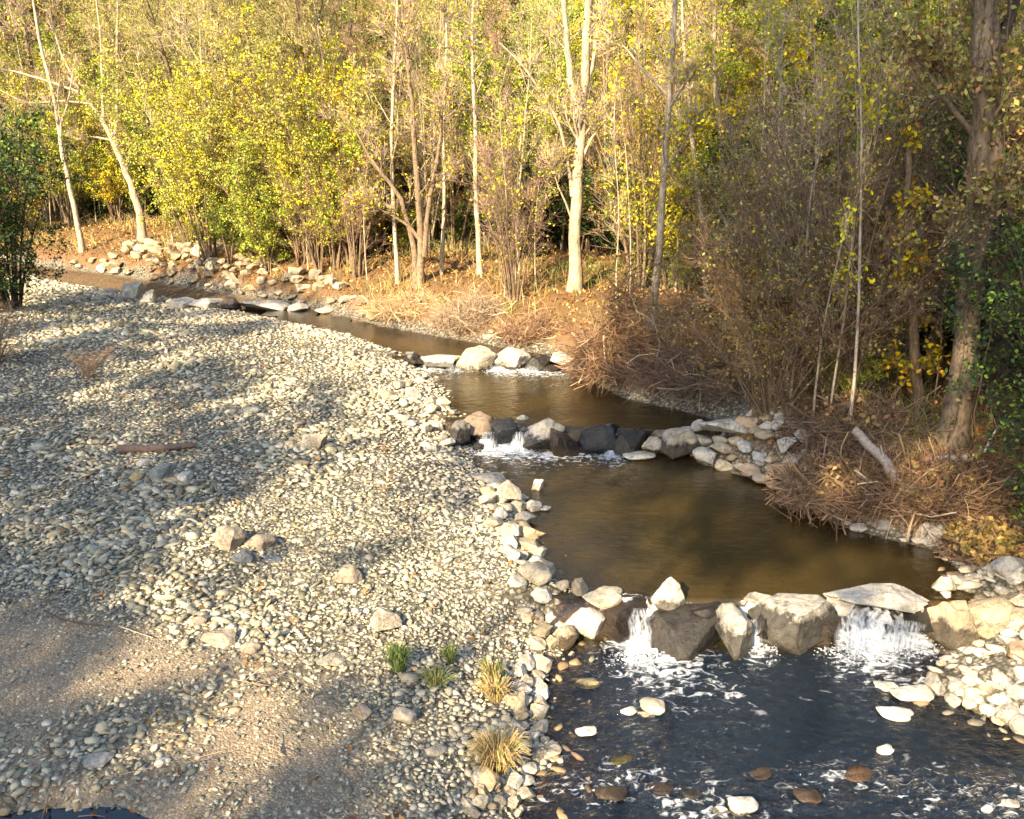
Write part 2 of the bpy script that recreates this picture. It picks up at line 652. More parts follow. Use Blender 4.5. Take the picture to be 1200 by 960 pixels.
boulder(1120, 764, 52, 50, -.04, B[2], TAN, .55, 'leaning brown boulder right of the right fall in the lowest weir', -.5)
boulder(1180, 762, 72, 58, .02, Q[1], TAN, .05, 'biggest round tan boulder on the right bank by the lowest weir', .3)
boulder(664, 762, 26, 26, 0, Q[2], TAN, .5, 'small round tan cobble at the foot of the white angular boulder', .3, name='cobble')
boulder(768, 740, 44, 24, .08, B[7], DARK, 1.0, 'low black wet stone under the chute, left of the wide wet slab', .5)
boulder(836, 740, 50, 34, .12, B[8], DARK, 1.0, 'black wet stone filling the gap behind the wide wet slab', .2)
boulder(896, 752, 30, 26, .05, B[2], DARK, 1.0, 'dark wet stone in the small fall between the two grey boulders', 1.2)
boulder(968, 752, 40, 34, .02, B[4], BROWN, 1.0, 'dark wet stone right of the biggest boulder, beside the right fall', .8)
boulder(1088, 746, 46, 34, .05, B[6], DARK, 1.0, 'dark wet stone at the right end of the right fall', .3)
boulder(708, 716, 44, 26, .3, Q[3], CREAM, .2, 'cream stone behind the white angular boulder at the lowest weir', .3)
# middle weir
boulder(625, 520, 24, 20, .46, B[8], DARK, 1.0, 'small dark wet stone left of the grey streaked boulder in the middle weir', .4)
boulder(717, 520, 26, 18, .5, B[2], DARK, 1.0, 'dark wet stone behind the right fall of the middle weir', .9)
boulder(782, 532, 26, 24, .44, B[7], BROWN, .6, 'brown stone between the two cream ones of the middle weir', .2)
boulder(820, 530, 32, 22, .5, Q[4], CREAM, .2, 'cream stone joining the middle weir to the cobble heap', .2)
boulder(572, 508, 26, 20, .58, B[0], BROWN, .5, 'rusty brown stone left of the blue black boulder in the middle weir', .2)
boulder(557, 514, 40, 26, .52, B[2], BROWN, .3, 'brown angular boulder at the left end of the middle weir', .5)
boulder(536, 522, 26, 26, .5, B[5], DARK, .6, 'dark jagged boulder leaning on the gravel bar at the middle weir', 1.5)
boulder(591, 518, 34, 28, .46, B[4], BLUE, 1.0, 'blue black wet boulder between the two left falls of the middle weir', .2)
boulder(613, 502, 18, 14, .62, Q[0], PALE, .2, 'small pale round stone set on the crest of the middle weir', .2)
boulder(641, 528, 46, 38, .42, B[0], GREY, .42, 'grey boulder with white streaks, tallest in the middle weir', 1.1)
boulder(661, 536, 34, 28, .38, B[7], BROWN, .8, 'brown wet boulder in front of the grey streaked one in the middle weir', 2.0)
boulder(681, 535, 28, 14, .38, B[6], DARK, 1.0, 'low dark wet stone at the water in the middle weir', 2.6)
boulder(697, 534, 44, 38, .38, B[1], BLUE, .78, 'black boulder with a white top beside the right fall of the middle weir', .4)
boulder(738, 536, 40, 28, .4, B[3], DARK, .9, 'wide dark brown boulder right of the right fall in the middle weir', .3)
boulder(765, 534, 28, 22, .44, Q[3], CREAM, .35, 'cream rounded boulder behind the flat pale one in the middle weir', .8)
boulder(750, 542, 35, 13, .4, Q[4], PALE, .12, 'flat pale stone at the water in front of the middle weir', .1)
boulder(796, 538, 44, 36, .42, B[5], CREAM, .5, 'cream and brown boulder at the right end of the middle weir', -.6)
boulder(562, 529, 18, 12, .4, Q[5], DARK, 1.0, 'small black wet stone in the foam below the middle weir', .8)
boulder(577, 527, 10, 8, .4, Q[2], DARK, 1.0, 'tiny black stone in the foam below the middle weir', .3)
boulder(852, 508, 48, 17, .95, B[8], PALE, .05, 'long pale boulder on top of the cobble heap at the middle weir', .15, deep=.6)
# top weir
boulder(515, 432, 50, 17, .76, B[1], PALE, .5, 'flat white topped boulder with a dark foot, leftmost in the top weir', .1, deep=.6)
boulder(486, 432, 26, 18, .8, B[6], DARK, .7, 'dark low boulder at the gravel end of the top weir', .9)
boulder(560, 436, 37, 30, .76, B[4], CREAM, .25, 'cream upright boulder in the middle of the top weir', .7)
boulder(600, 434, 42, 27, .76, B[0], PALE, .28, 'white pointed boulder right of the cream one in the top weir', .2)
boulder(633, 435, 32, 17, .76, B[3], DARK, .8, 'dark wet boulder right of the white pointed one in the top weir', .4)
boulder(658, 431, 30, 18, .8, Q[1], PALE, .25, 'pale round boulder at the right end of the top weir', .4)
boulder(646, 437, 22, 9, .76, Q[2], BROWN, .9, 'low brown stone at the right end of the top weir', .4)
boulder(515, 391, 11, 7, 1.0, Q[0], PALE, .1, 'small white stone alone at the far edge of the upper reach', .3)
# shallow line at the bend
boulder(310, 364, 48, 13, .97, B[8], PALE, .1, 'long white flat boulder in the stream at the bend', .1, deep=.6)
boulder(349, 366, 24, 10, .97, Q[0], PALE, .2, 'white stone right of the long flat boulder at the bend', .4)
boulder(380, 369, 22, 9, .97, Q[3], CREAM, .2, 'cream stone nearest the far bank at the bend', .4)
boulder(240, 362, 38, 13, 1.05, B[0], PALE, .05, 'big white boulder at the gravel tip by the bend', .2)
boulder(212, 361, 30, 12, 1.06, B[4], PALE, .05, 'pale grey boulder left of the big white one by the bend', .9)
boulder(266, 364, 20, 13, 1.0, B[2], BROWN, .5, 'brown wet boulder right of the big white one by the bend', .9)
boulder(152, 351, 20, 17, 1.06, B[7], PALE, .05, 'pointed white boulder on the far edge of the gravel bar', .2)
boulder(174, 356, 15, 15, 1.06, B[5], PALE, .05, 'small upright white boulder on the far edge of the gravel bar', .8)
boulder(131, 350, 12, 8, 1.06, Q[1], PALE, .05, 'small pale stone left of the pointed white one on the far gravel edge', .8)
boulder(80, 312, 20, 12, 1.02, B[3], GREY, .2, 'grey boulder at the water under the orange bank', .2)
# lower pool
for (px, py, w, h, me, col, wet, lab) in [
    (690, 810, 28, 11, Q[0], (.30, .25, .13), .5, 'mossy yellow stone in the lower pool near the gravel bar'),
    (768, 840, 29, 19, Q[1], PALE, .3, 'biggest of the three pale stones in the middle of the lower pool'),
    (737, 840, 18, 9, Q[2], PALE, .3, 'white stone left in the cluster of three in the lower pool'),
    (755, 842, 14, 7, Q[3], CREAM, .5, 'smallest cream stone in the cluster of three in the lower pool'),
    (687, 866, 23, 13, Q[4], PALE, .25, 'white stone in the lower pool below the mossy yellow one'),
    (873, 958, 31, 25, Q[5], PALE, .3, 'round white stone in the riffle at the bottom of the lower pool'),
    (846, 958, 18, 10, Q[0], PALE, .6, 'small stone left of the round white one in the riffle'),
    (1039, 887, 18, 12, Q[2], PALE, .1, 'small white stone alone in the dark part of the lower pool'),
    (1053, 846, 36, 10, Q[3], PALE, .1, 'flat white oval stone alone near the right bank of the lower pool'),
    (1073, 825, 45, 17, Q[4], PALE, .2, 'broad white stone at the tip of the right cobble bank'),
    (1043, 811, 26, 7, Q[5], PALE, .1, 'thin flat white stone beyond the broad one in the lower pool'),
    (1132, 786, 26, 11, Q[1], PALE, .1, 'flat white stone below the leaning brown boulder'),
    (1105, 783, 12, 8, Q[0], CREAM, .3, 'small cream stone below the right fall'),
    (1158, 777, 40, 12, Q[2], BROWN, .9, 'low wet brown stone below the round tan boulder'),
    (776, 932, 26, 11, Q[3], BROWN, 1.0, 'brown wet stone awash in the riffle'),
    (717, 941, 34, 16, Q[4], (.28, .21, .14), 1.0, 'orange brown stone under thin water at the riffle, leftmost'),
    (951, 943, 30, 14, Q[1], (.30, .21, .15), 1.0, 'reddish wet stone in the riffle right of the round white one'),
    (1012, 918, 34, 11, Q[0], (.34, .21, .12), 1.0, 'rusty orange stone awash at the right of the riffle'),
    (812, 937, 22, 10, Q[5], DARK, 1.0, 'dark wet stone awash in the middle of the riffle'),
    (731, 900, 26, 9, Q[2], (.28, .24, .08), 1.0, 'greenish mossy stone at the head of the riffle'),
    (893, 914, 26, 9, Q[3], BROWN, 1.0, 'brown stone at the head of the riffle in the middle'),
    (1186, 950, 18, 12, Q[4], PALE, .4, 'pale stone at the right end of the riffle'),
    (1158, 955, 14, 9, Q[2], PALE, .4, 'small pale stone left of the one at the right end of the riffle'),
]:
    boulder(px, py, w, h, -.02, me, col, wet, lab, random.uniform(-.3, .3), name='cobble')
# right edge of the middle pool
for (px, py, w, h, z, me, col, wet, lab) in [
    (968, 600, 20, 10, .42, Q[0], TAN, .3, 'tan stone under the near brush pile at the water'),
    (997, 618, 12, 7, .41, Q[1], PALE, .2, 'small white stone left of the pair of white stones by the near brush pile'),
    (1008, 625, 19, 11, .41, Q[2], PALE, .25, 'white stone, middle of the row at the edge of the middle pool'),
    (1037, 626, 26, 18, .41, Q[3], GREY, .35, 'grey rounded boulder in the row at the edge of the middle pool'),
    (1053, 612, 13, 19, .5, B[7], TAN, .05, 'upright tan stone behind the grey rounded boulder'),
    (1098, 642, 29, 29, .42, B[4], PALE, .15, 'tall pale boulder at the right edge of the middle pool'),
    (1080, 640, 20, 11, .41, Q[4], PALE, .2, 'flat white stone left of the tall pale boulder'),
    (1062, 636, 12, 6, .41, Q[5], PALE, .3, 'little white stone left of the flat one at the middle pool'),
    (1190, 682, 36, 30, .6, B[0], PALE, .05, 'pale boulder at the frame edge below the leaf litter'),
    (1140, 690, 28, 12, .45, Q[2], CREAM, .1, 'cream flat stone at the top of the right cobble bank'),
    (630, 575, 11, 11, .42, B[7], PALE, .1, 'little pointed white stone in the water off the gravel bar'),
    (625, 600, 20, 14, .42, B[0], PALE, .1, 'white pointed stone at the tip of the gravel bar'),
    (638, 599, 14, 6, .42, Q[3], PALE, .1, 'flat white stone right of the pointed one at the tip of the gravel bar'),
    (601, 590, 28, 22, .48, B[6], CREAM, .05, 'cream boulder on the gravel bar where it narrows the middle pool'),
    (574, 570, 34, 16, .52, B[8], GREY, .05, 'flat grey boulder on the gravel edge below the middle weir'),
]:
    boulder(px, py, w, h, z, me, col, wet, lab, random.uniform(-.3, .3))


def on_ground(px, py):
    return hit(px, py)


def bar_stone(px, py, w, h, me, col, lab, name='boulder'):
    g = hit(px, py)
    boulder(px, py, w, h, g[2] - .03, me, col, 0.0, lab, random.uniform(-1, 1), name=name)


bar_stone(268, 648, 34, 30, B[4], (.30, .25, .19), 'big brown boulder standing in the middle of the gravel bar')
bar_stone(304, 646, 32, 20, B[0], (.27, .22, .17), 'brown boulder right of the big one on the gravel bar')
bar_stone(288, 662, 22, 14, B[6], (.17, .18, .19), 'dark blue grey stone in front of the two brown boulders')
bar_stone(314, 663, 26, 9, Q[2], (.16, .17, .20), 'flat dark stone right of the dark blue grey one')
bar_stone(185, 565, 26, 18, B[3], (.25, .25, .22), 'grey green boulder below the weathered plank')
bar_stone(215, 566, 20, 13, B[5], PALE, 'pale boulder right of the grey green one below the plank')
bar_stone(160, 567, 16, 13, Q[1], (.45, .33, .17), 'yellow brown stone left of the grey green boulder')
bar_stone(168, 548, 20, 9, Q[0], PALE, 'white stone just under the plank')
bar_stone(365, 530, 26, 17, B[7], (.36, .31, .24), 'tan boulder in the far middle of the gravel bar')
bar_stone(405, 686, 26, 20, B[2], (.31, .26, .20), 'tan angular boulder right of the brown boulders')
bar_stone(455, 740, 36, 22, B[6], (.42, .36, .27), 'pinkish tan boulder above the green grass tuft')
bar_stone(473, 852, 24, 22, Q[4], (.46, .40, .31), 'round tan stone below the dark green grass tuft')
bar_stone(233, 736, 20, 14, B[0], (.29, .24, .19), 'brown stone at the upper edge of the sandy patch')
bar_stone(262, 762, 34, 17, B[6], (.31, .26, .20), 'grey brown boulder on the edge of the sandy patch')
bar_stone(292, 770, 22, 17, Q[3], (.28, .23, .18), 'brown round stone right of the one on the sandy edge')
bar_stone(386, 782, 30, 13, B[8], (.30, .27, .21), 'flat grey stone in the lower middle of the gravel bar')
bar_stone(426, 846, 24, 16, Q[1], (.28, .23, .18), 'brown stone left of the round tan one')
bar_stone(112, 902, 32, 16, B[4], (.30, .28, .25), 'grey boulder near the puddle')
bar_stone(568, 932, 38, 26, Q[0], (.52, .40, .25), 'orange tan boulder at the lower tip of the gravel bar')
bar_stone(593, 876, 30, 18, Q[2], CREAM, 'cream boulder below the tuft of dry grass')
bar_stone(640, 892, 34, 16, Q[4], CREAM, 'long cream boulder pointing into the lower pool')
bar_stone(630, 688, 36, 28, Q[1], CREAM, 'big cream boulder at the heap left of the lowest weir')
bar_stone(648, 716, 26, 20, Q[1], CREAM, 'rounded cream boulder above the white angular one')
bar_stone(612, 632, 22, 13, Q[3], CREAM, 'cream stone at the neck of the gravel bar')
bar_stone(510, 888, 24, 14, Q[5], CREAM, 'pale cream stone on the sunny lower gravel')

SPOTS = []


def heap(n, poly_px, wpx, cols, label, group, wet=.0, lift=.0, name='cobble', seed=1):
    """cobbles heaped on the bank inside a patch of the photograph"""
    rg = np.random.default_rng(seed)
    A = np.array([hit(a, b)[:2] for a, b in poly_px])
    lo, hi = A.min(0), A.max(0)
    done, tries = [], 0
    while len(done) < n and tries < 6000:
        tries += 1
        q = rg.uniform(lo, hi)
        if not in_poly(q[None], A)[0]:
            continue
        d = q[1] * .96 + 1.6
        r = rg.uniform(*wpx) * d / F / 2
        if any((q[0] - a) ** 2 + (q[1] - b) ** 2 < (.72 * (r + c)) ** 2 for a, b, c in done):
            continue
        done.append((q[0], q[1], r))
    for a, b, r in done:
        col = np.array(cols[rg.integers(len(cols))]) * rg.uniform(.85, 1.15)
        sz = r * rg.uniform(.45, .72)
        shade = 'tan' if col[2] < .3 else 'pale'
        size = 'big' if r > np.mean([x[2] for x in done]) * 1.12 else 'small'
        stone(name, ROUNDS[rg.integers(6)] if rg.random() < .35 else BOULDERS[rg.integers(9)],
              (a, b, gz(a, b) + sz * .32 + lift * rg.random()), (r, r * rg.uniform(.65, .95), sz), rg.uniform(0, 6.3), col, wet * rg.random(),
              label.format(size + ' ' + shade), group, 'stone', (rg.normal() * .15, rg.normal() * .15))


heap(64, [(800, 510), (870, 490), (930, 498), (955, 545), (935, 588), (880, 562), (812, 542)], (16, 31), [CREAM, CREAM, PALE, TAN, PALE, (.44, .33, .22)],
     '{} cobble in the heap at the right end of the middle weir', 'cobbles heaped at the right end of the middle weir', .25, .12, seed=3)
heap(60, [(1085, 702), (1140, 676), (1230, 676), (1230, 800), (1190, 770), (1140, 735), (1100, 735)], (18, 38), [CREAM, PALE, TAN, TAN, GREY, (.42, .30, .20)],
     '{} cobble on the right bank beside the lowest weir', 'cobbles on the right bank beside the lowest weir', .1, .06, seed=4)
heap(34, [(1090, 808), (1140, 795), (1230, 790), (1240, 880), (1160, 845)], (16, 34), [CREAM, PALE, TAN, GREY],
     '{} cobble on the right bank below the lowest weir', 'cobbles on the right bank below the lowest weir', .2, 0, seed=5)
heap(125, [(60, 308), (130, 308), (160, 284), (240, 284), (300, 292), (350, 318), (420, 350), (455, 380), (400, 368), (270, 343), (130, 321)], (8, 20), [CREAM, TAN, TAN, (.46, .38, .26), (.36, .28, .19)],
     '{} rock in the stone facing of the far bank at the bend', 'rocks facing the far bank at the bend', 0, .1, name='rock', seed=6)
heap(16, [(500, 366), (560, 375), (640, 395), (640, 410), (560, 398)], (7, 14), [CREAM, TAN],
     '{} rock on the bare far bank under the forked trunk', 'rocks on the bare far bank', 0, 0, name='rock', seed=16)
heap(46, [(560, 560), (600, 575), (620, 610), (632, 655), (665, 690), (690, 705), (664, 748), (640, 775), (618, 740), (598, 660), (575, 610)], (14, 30), [CREAM, CREAM, PALE, TAN],
     '{} cobble along the gravel edge beside the middle pool', 'cobbles along the gravel edge beside the middle pool', .05, .04, seed=7)
heap(44, [(615, 770), (640, 790), (634, 850), (640, 885), (620, 920), (608, 958), (540, 958), (570, 900), (598, 850), (600, 800)], (14, 30), [CREAM, PALE, CREAM, TAN],
     '{} cobble along the gravel edge beside the lower pool', 'cobbles along the gravel edge beside the lower pool', .05, .02, seed=8)
heap(26, [(440, 470), (480, 440), (520, 470), (535, 510), (545, 545), (505, 540), (470, 500)], (10, 20), [CREAM, GREY, PALE, TAN],
     '{} cobble at the gravel end of the middle weir', 'cobbles at the gravel end of the middle weir', .05, .05, seed=9)


# loose gravel of the bar: past counting
def scatter_stones(name, x, y, r, cols, seed, bury=.36, sub=1, tilt=.33):
    rg = np.random.default_rng(seed)
    T = [stone_shape(300 + seed * 20 + k, sub, 3, .0, .2) for k in range(8)]
    z = ground(x, y)
    a = Acc()
    which = rg.integers(0, 8, len(x))
    for k, (tv, tf) in enumerate(T):
        i = np.nonzero(which == k)[0]
        n = len(i)
        if not n:
            continue
        sx = r[i] * rg.uniform(.9, 1.5, n)
        sy = r[i] * rg.uniform(.55, .95, n)
        sz = r[i] * rg.uniform(.22, .48, n)
        S = tv[None] * np.stack([sx, sy, sz], 1)[:, None]
        ta, tb, yw = rg.normal(0, tilt, n), rg.normal(0, tilt, n), rg.uniform(0, 6.283, n)
        ca, sa, cb, sb = np.cos(ta)[:, None], np.sin(ta)[:, None], np.cos(tb)[:, None], np.sin(tb)[:, None]
        X, Y, Z = S[..., 0], S[..., 1] * ca - S[..., 2] * sa, S[..., 1] * sa + S[..., 2] * ca
        X, Z = X * cb + Z * sb, -X * sb + Z * cb
        cy, sy_ = np.cos(yw)[:, None], np.sin(yw)[:, None]
        X, Y = X * cy - Y * sy_, X * sy_ + Y * cy
        V = np.stack([X + x[i][:, None], Y + y[i][:, None], Z + (z[i] + sz * (1 - 2 * bury))[:, None]], -1)
        nv = len(tv)
        fa = (tf[None] + (np.arange(n) * nv)[:, None, None]).reshape(-1, 3)
        a.add(V.reshape(-1, 3), fa, 0, np.repeat(cols[i], nv, 0))
    return link(name, a.mesh(name, [M_GRAVEL], True))


def in_view(x, y, z, mx=90):
    d = y * math.cos(PITCH) - (z - CAM_H) * math.sin(PITCH)
    px = 600 + F * x / np.maximum(d, .1)
    up = y * math.sin(PITCH) + (z - CAM_H) * math.cos(PITCH)
    py = 480 - F * up / np.maximum(d, .1)
    return (d > 1) & (px > -mx) & (px < 1200 + mx) & (py < 960 + mx)


def jitter(x0, x1, y0, y1, s, rg):
    X, Y = np.meshgrid(np.arange(x0, x1, s), np.arange(y0, y1, s))
    X = X.reshape(-1) + rg.uniform(-.5, .5, X.size) * s
    Y = Y.reshape(-1) + rg.uniform(-.5, .5, Y.size) * s
    return X, Y


def gravel():
    rg = np.random.default_rng(21)
    pal = np.array([(.28, .265, .19), (.35, .32, .235), (.21, .205, .155), (.40, .36, .255), (.15, .15, .12), (.46, .41, .30), (.33, .26, .165), (.24, .25, .205), (.53, .49, .39), (.17, .165, .125)])
    # coarse layer
    xs, ys, rs, cs = [], [], [], []
    for (y0, y1, s, r0, r1) in ((5.5, 12, .077, .022, .056), (12, 19, .09, .028, .066), (19, 27, .112, .036, .082), (27, 38, .16, .05, .11)):
        x, y = jitter(-24, 3.5, y0, y1, s, rg)
        z, sd, left = ground(x, y, True)
        k = left & (sd > -.15) & in_view(x, y, z) & (x > -9 - .55 * y)
        x, y, sd = x[k], y[k], sd[k]
        d = dirt_amount(x, y)
        pd = np.hypot((x - PUD[0]) / 1.0, (y - PUD[1]) / .42)
        k = (rg.random(len(x)) > d * .9) & (pd > .85)
        x, y, sd, d = x[k], y[k], sd[k], d[k]
        big = sstep(-.2, .6, fbm2(x, y, .55, 3, 31))
        r = rg.uniform(r0, r1, len(x)) * (.75 + .6 * big) * (1 - .5 * d)
        r *= np.exp(rg.normal(0, .2, len(x))) * np.where(rg.random(len(x)) < .025, rg.uniform(1.3, 1.8, len(x)), 1)
        c = pal[rg.integers(0, len(pal), len(x))] * rg.uniform(.75, 1.25, (len(x), 1)) * np.array([1.03, 1.0, .96])
        cream = np.clip(sstep(2.2, .6, sd) + .9 * (rg.random(len(x)) < .18), 0, 1)[:, None] * .75
        c = c * (1 - cream) + cream * np.array((.47, .42, .32)) * rg.uniform(.8, 1.2, (len(x), 1))
        xs.append(x); ys.append(y); rs.append(r); cs.append(c)
    x, y, r, c = map(np.concatenate, (xs, ys, rs, cs))
    o = scatter_stones('gravel', x, y, r, c, 1)
    tag(o, 'grey and cream river gravel covering the bar', 'gravel', None, 'stuff')
    # fine layer over the dirt and between
    x, y = jitter(-9, 1, 5.5, 13, .055, rg)
    z, sd, left = ground(x, y, True)
    k = left & (sd > 0) & in_view(x, y, z)
    x, y = x[k], y[k]
    k = rg.random(len(x)) < .5 + .35 * fbm2(x, y, .8, 2, 4)
    k &= rg.random(len(x)) > .75 * sstep(.7, 1., dirt_amount(x, y))
    pd = np.hypot((x - PUD[0]) / 1.0, (y - PUD[1]) / .42)
    k &= pd > .85
    x, y = x[k], y[k]
    c = pal[rg.integers(0, len(pal), len(x))] * rg.uniform(.7, 1.15, (len(x), 1))
    o = scatter_stones('pebbles', x, y, rg.uniform(.013, .034, len(x)), c, 2)
    tag(o, 'small pebbles strewn over the sandy patch', 'pebbles', None, 'stuff')
    # stones of the stream bed and the right bank shelf
    x, y = jitter(-1, 8, 4.5, 11.5, .16, rg)
    z, sd, left = ground(x, y, True)
    k = in_view(x, y, z, 60) & (((sd < -.05) & (rg.random(len(x)) < .55)) | ((~left) & (sd > -.1) & (sd < 2.6)))
    x, y, sd = x[k], y[k], sd[k]
    bedp = np.array([(.20, .13, .07), (.26, .19, .10), (.14, .10, .07), (.30, .22, .12), (.17, .15, .11)])
    c = np.where((sd < 0)[:, None], bedp[rg.integers(0, 5, len(x))], np.array((.47, .42, .33))[None]) * rg.uniform(.75, 1.15, (len(x), 1))
    o = scatter_stones('stream_bed_stones', x, y, rg.uniform(.05, .12, len(x)), c, 3)
    tag(o, 'brown stones of the stream bed and pale shingle beside it', 'gravel', None, 'stuff')


gravel()


# ------------------------------------------------------------------ water
FALLS = [  # foot of each chute (photo px), its width and the reach of its foam, in metres
    (752, 752, 0, .42, .95, 1.0, .25), (884, 757, 0, .18, .4, .8, .1), (1022, 757, 0, .40, .75, 1.0, -.1), (1075, 757, 0, .30, .45, .75, 0),
    (572, 524, 1, .32, .7, 1.0, .2), (605, 528, 1, .5, .7, 1.0, .2), (645, 535, 1, .5, .4, .7, .2), (716, 532, 1, .22, .55, 1.0, 0), (680, 537, 1, .5, .25, .5, 0),
    (498, 433, 2, .4, .5, .9, .3), (582, 434, 2, .3, .6, 1.0, .6), (625, 436, 2, .5, .5, .9, .6), (545, 434, 2, .4, .35, .7, .3),
]


def build_water():
    xs = axis(-75, -5, 9, 24, .04)
    ys = axis(-30, 5.5, 22.5, 62, .05)
    ys = np.concatenate([ys[ys < 5.5], np.arange(5.5, 10.6, .03), ys[ys > 10.6]])
    X, Y, f = grid_mesh(xs, ys)
    sd, left = river(X, Y)
    keep = sd < .35
    fk = keep[f].all(1)
    f = f[fk]
    used = np.unique(f)
    remap = np.full(len(X), -1)
    remap[used] = np.arange(len(used))
    f = remap[f]
    X, Y, sd = X[used], Y[used], sd[used]
    Z = level(X, Y)
    foam = np.zeros_like(X)
    rough = np.zeros_like(X)
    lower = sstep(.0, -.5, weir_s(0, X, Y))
    for (px, py, l, w, ln, st, sl) in FALLS:
        p = P(px, py, LV[l])
        s = p[1] + .12 - Y                # downstream distance
        cx = X - p[0] - sl * np.maximum(s, 0)
        wid = w * (1 + .9 * np.maximum(s, 0) / ln)
        a = np.exp(-(cx / wid) ** 2)
        t = np.where(s > 0, np.exp(-(np.maximum(s, 0) / ln) ** 1.4), np.exp(-(s / .28) ** 2))
        foam = np.maximum(foam, st * a * t)
        rough = np.maximum(rough, a * np.where(s > 0, np.exp(-s / (ln * 2.0)), np.exp(-(s / .3) ** 2)))
    # riffle across the bottom of the lower pool
    rif = np.exp(-((Y - 7.15 - .12 * np.sin(X * 2.3)) / .5) ** 2)
    foam = np.maximum(foam, .48 * rif * (.5 + .5 * fbm2(X, Y, 1.6, 2, 77)))
    rough = np.maximum(rough, .8 * rif)
    rough = np.maximum(rough, .5 * lower * sstep(3.2, 1.6, X - .42 * (Y - 7)) )
    rough = np.maximum(rough, .18 * lower)
    rough = np.maximum(rough, .10 + .05 * fbm2(X, Y, .5, 2, 3))
    chop = fbm(np.stack([X * 4.2 + 1.2 * Y, Y * 7.5 - 1.8 * X, np.zeros_like(X)], 1), 2, 5) * .6 + .75 * fbm(np.stack([X * 9 + 3 * Y, Y * 16 - 4 * X, np.zeros_like(X) + 4], 1), 2, 15)
    chop2 = fbm(np.stack([X * 11, Y * 15, np.zeros_like(X) + 9], 1), 3, 6)
    Z = Z + (.034 * rough) * chop + .022 * np.clip(foam, 0, 1) * np.abs(chop2) * 1.6
    a = Acc()
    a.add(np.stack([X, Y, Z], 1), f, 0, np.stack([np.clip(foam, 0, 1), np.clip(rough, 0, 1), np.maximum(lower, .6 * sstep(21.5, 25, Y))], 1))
    m, ns, ls = new_mat('stream_water')
    sep = N(ns, 'ShaderNodeSeparateColor')
    ls.new(N(ns, 'ShaderNodeVertexColor', layer_name='Col').outputs[0], sep.inputs[0])
    fo, ro = sep.outputs[0], sep.outputs[1]
    co = N(ns, 'ShaderNodeNewGeometry').outputs['Position']
    mp = N(ns, 'ShaderNodeMapping')
    mp.inputs['Scale'].default_value = (1.0, 1.6, .6)
    mp.inputs['Rotation'].default_value = (0, 0, R(12))
    ls.new(co, mp.inputs[0])
    w1 = N(ns, 'ShaderNodeTexNoise', Scale=7.0, Detail=5.0, Roughness=.6, Distortion=.5)
    w2 = N(ns, 'ShaderNodeTexNoise', Scale=26.0, Detail=4.0, Roughness=.6)
    fn = N(ns, 'ShaderNodeTexNoise', Scale=5.5, Detail=5.0, Roughness=.6, Distortion=1.4)
    for q in (w1, w2, fn):
        ls.new(mp.outputs[0], q.inputs['Vector'])
    h = mth(ns, ls, 'ADD', w1.outputs[0], mth(ns, ls, 'MULTIPLY', w2.outputs[0], .22))
    b = N(ns, 'ShaderNodeBump', Distance=.09)
    ls.new(mth(ns, ls, 'ADD', .03, mth(ns, ls, 'MULTIPLY', ro, 1.1), True), b.inputs['Strength'])
    ls.new(h, b.inputs['Height'])
    fr = N(ns, 'ShaderNodeFresnel', IOR=1.45)
    ls.new(b.outputs[0], fr.inputs['Normal'])
    tr = N(ns, 'ShaderNodeBsdfTransparent', Color=(.60, .44, .25, 1))
    df = N(ns, 'ShaderNodeBsdfDiffuse')
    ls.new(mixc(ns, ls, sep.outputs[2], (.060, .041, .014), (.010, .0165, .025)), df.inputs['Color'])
    ls.new(b.outputs[0], df.inputs['Normal'])
    body = N(ns, 'ShaderNodeMixShader')
    ls.new(mth(ns, ls, 'SUBTRACT', .72, mth(ns, ls, 'MULTIPLY', N(ns, 'ShaderNodeAttribute', attribute_name='shallow').outputs['Fac'], .4)), body.inputs[0])
    ls.new(tr.outputs[0], body.inputs[1])
    ls.new(df.outputs[0], body.inputs[2])
    gl = N(ns, 'ShaderNodeBsdfGlossy', Roughness=.012, Color=(1, 1, 1, 1))
    ls.new(b.outputs[0], gl.inputs['Normal'])
    surf = N(ns, 'ShaderNodeMixShader')
    ls.new(fr.outputs[0], surf.inputs[0])
    ls.new(body.outputs[0], surf.inputs[1])
    ls.new(gl.outputs[0], surf.inputs[2])
    # foam: torn white patches where the water falls and rushes
    t = mth(ns, ls, 'ADD', mth(ns, ls, 'MULTIPLY', fo, 1.25), mth(ns, ls, 'MULTIPLY', mth(ns, ls, 'SUBTRACT', fn.outputs[0], .5), 3.0))
    t = mth(ns, ls, 'MULTIPLY', mth(ns, ls, 'SUBTRACT', t, .42), 1.5, True)
    t = mth(ns, ls, 'MULTIPLY', t, mth(ns, ls, 'MULTIPLY', fo, 5.0, True), True)
    fd = N(ns, 'ShaderNodeBsdfPrincipled', Roughness=.5)
    fd.inputs['Base Color'].default_value = (.82, .85, .88, 1)
    ls.new(b.outputs[0], fd.inputs['Normal'])
    mx = N(ns, 'ShaderNodeMixShader')
    ls.new(mth(ns, ls, 'MULTIPLY', t, .93), mx.inputs[0])
    ls.new(surf.outputs[0], mx.inputs[1])
    ls.new(fd.outputs[0], mx.inputs[2])
    out(ns, ls, mx.outputs[0])
    me = a.mesh('water', [m])
    at_ = me.attributes.new('shallow', 'FLOAT', 'POINT')
    at_.data.foreach_set('value', sstep(-1.0, -.05, sd).astype(np.float32))
    o = link('water', me)
    o['kind'] = 'structure'
    o['label'] = 'shallow brown stream stepping down over three boulder weirs'
    # puddle
    a = Acc()
    X, Y, f = grid_mesh(np.linspace(-1.5, 1.5, 12), np.linspace(-.8, .8, 8))
    zp = gz(PUD[0], PUD[1]) + .11
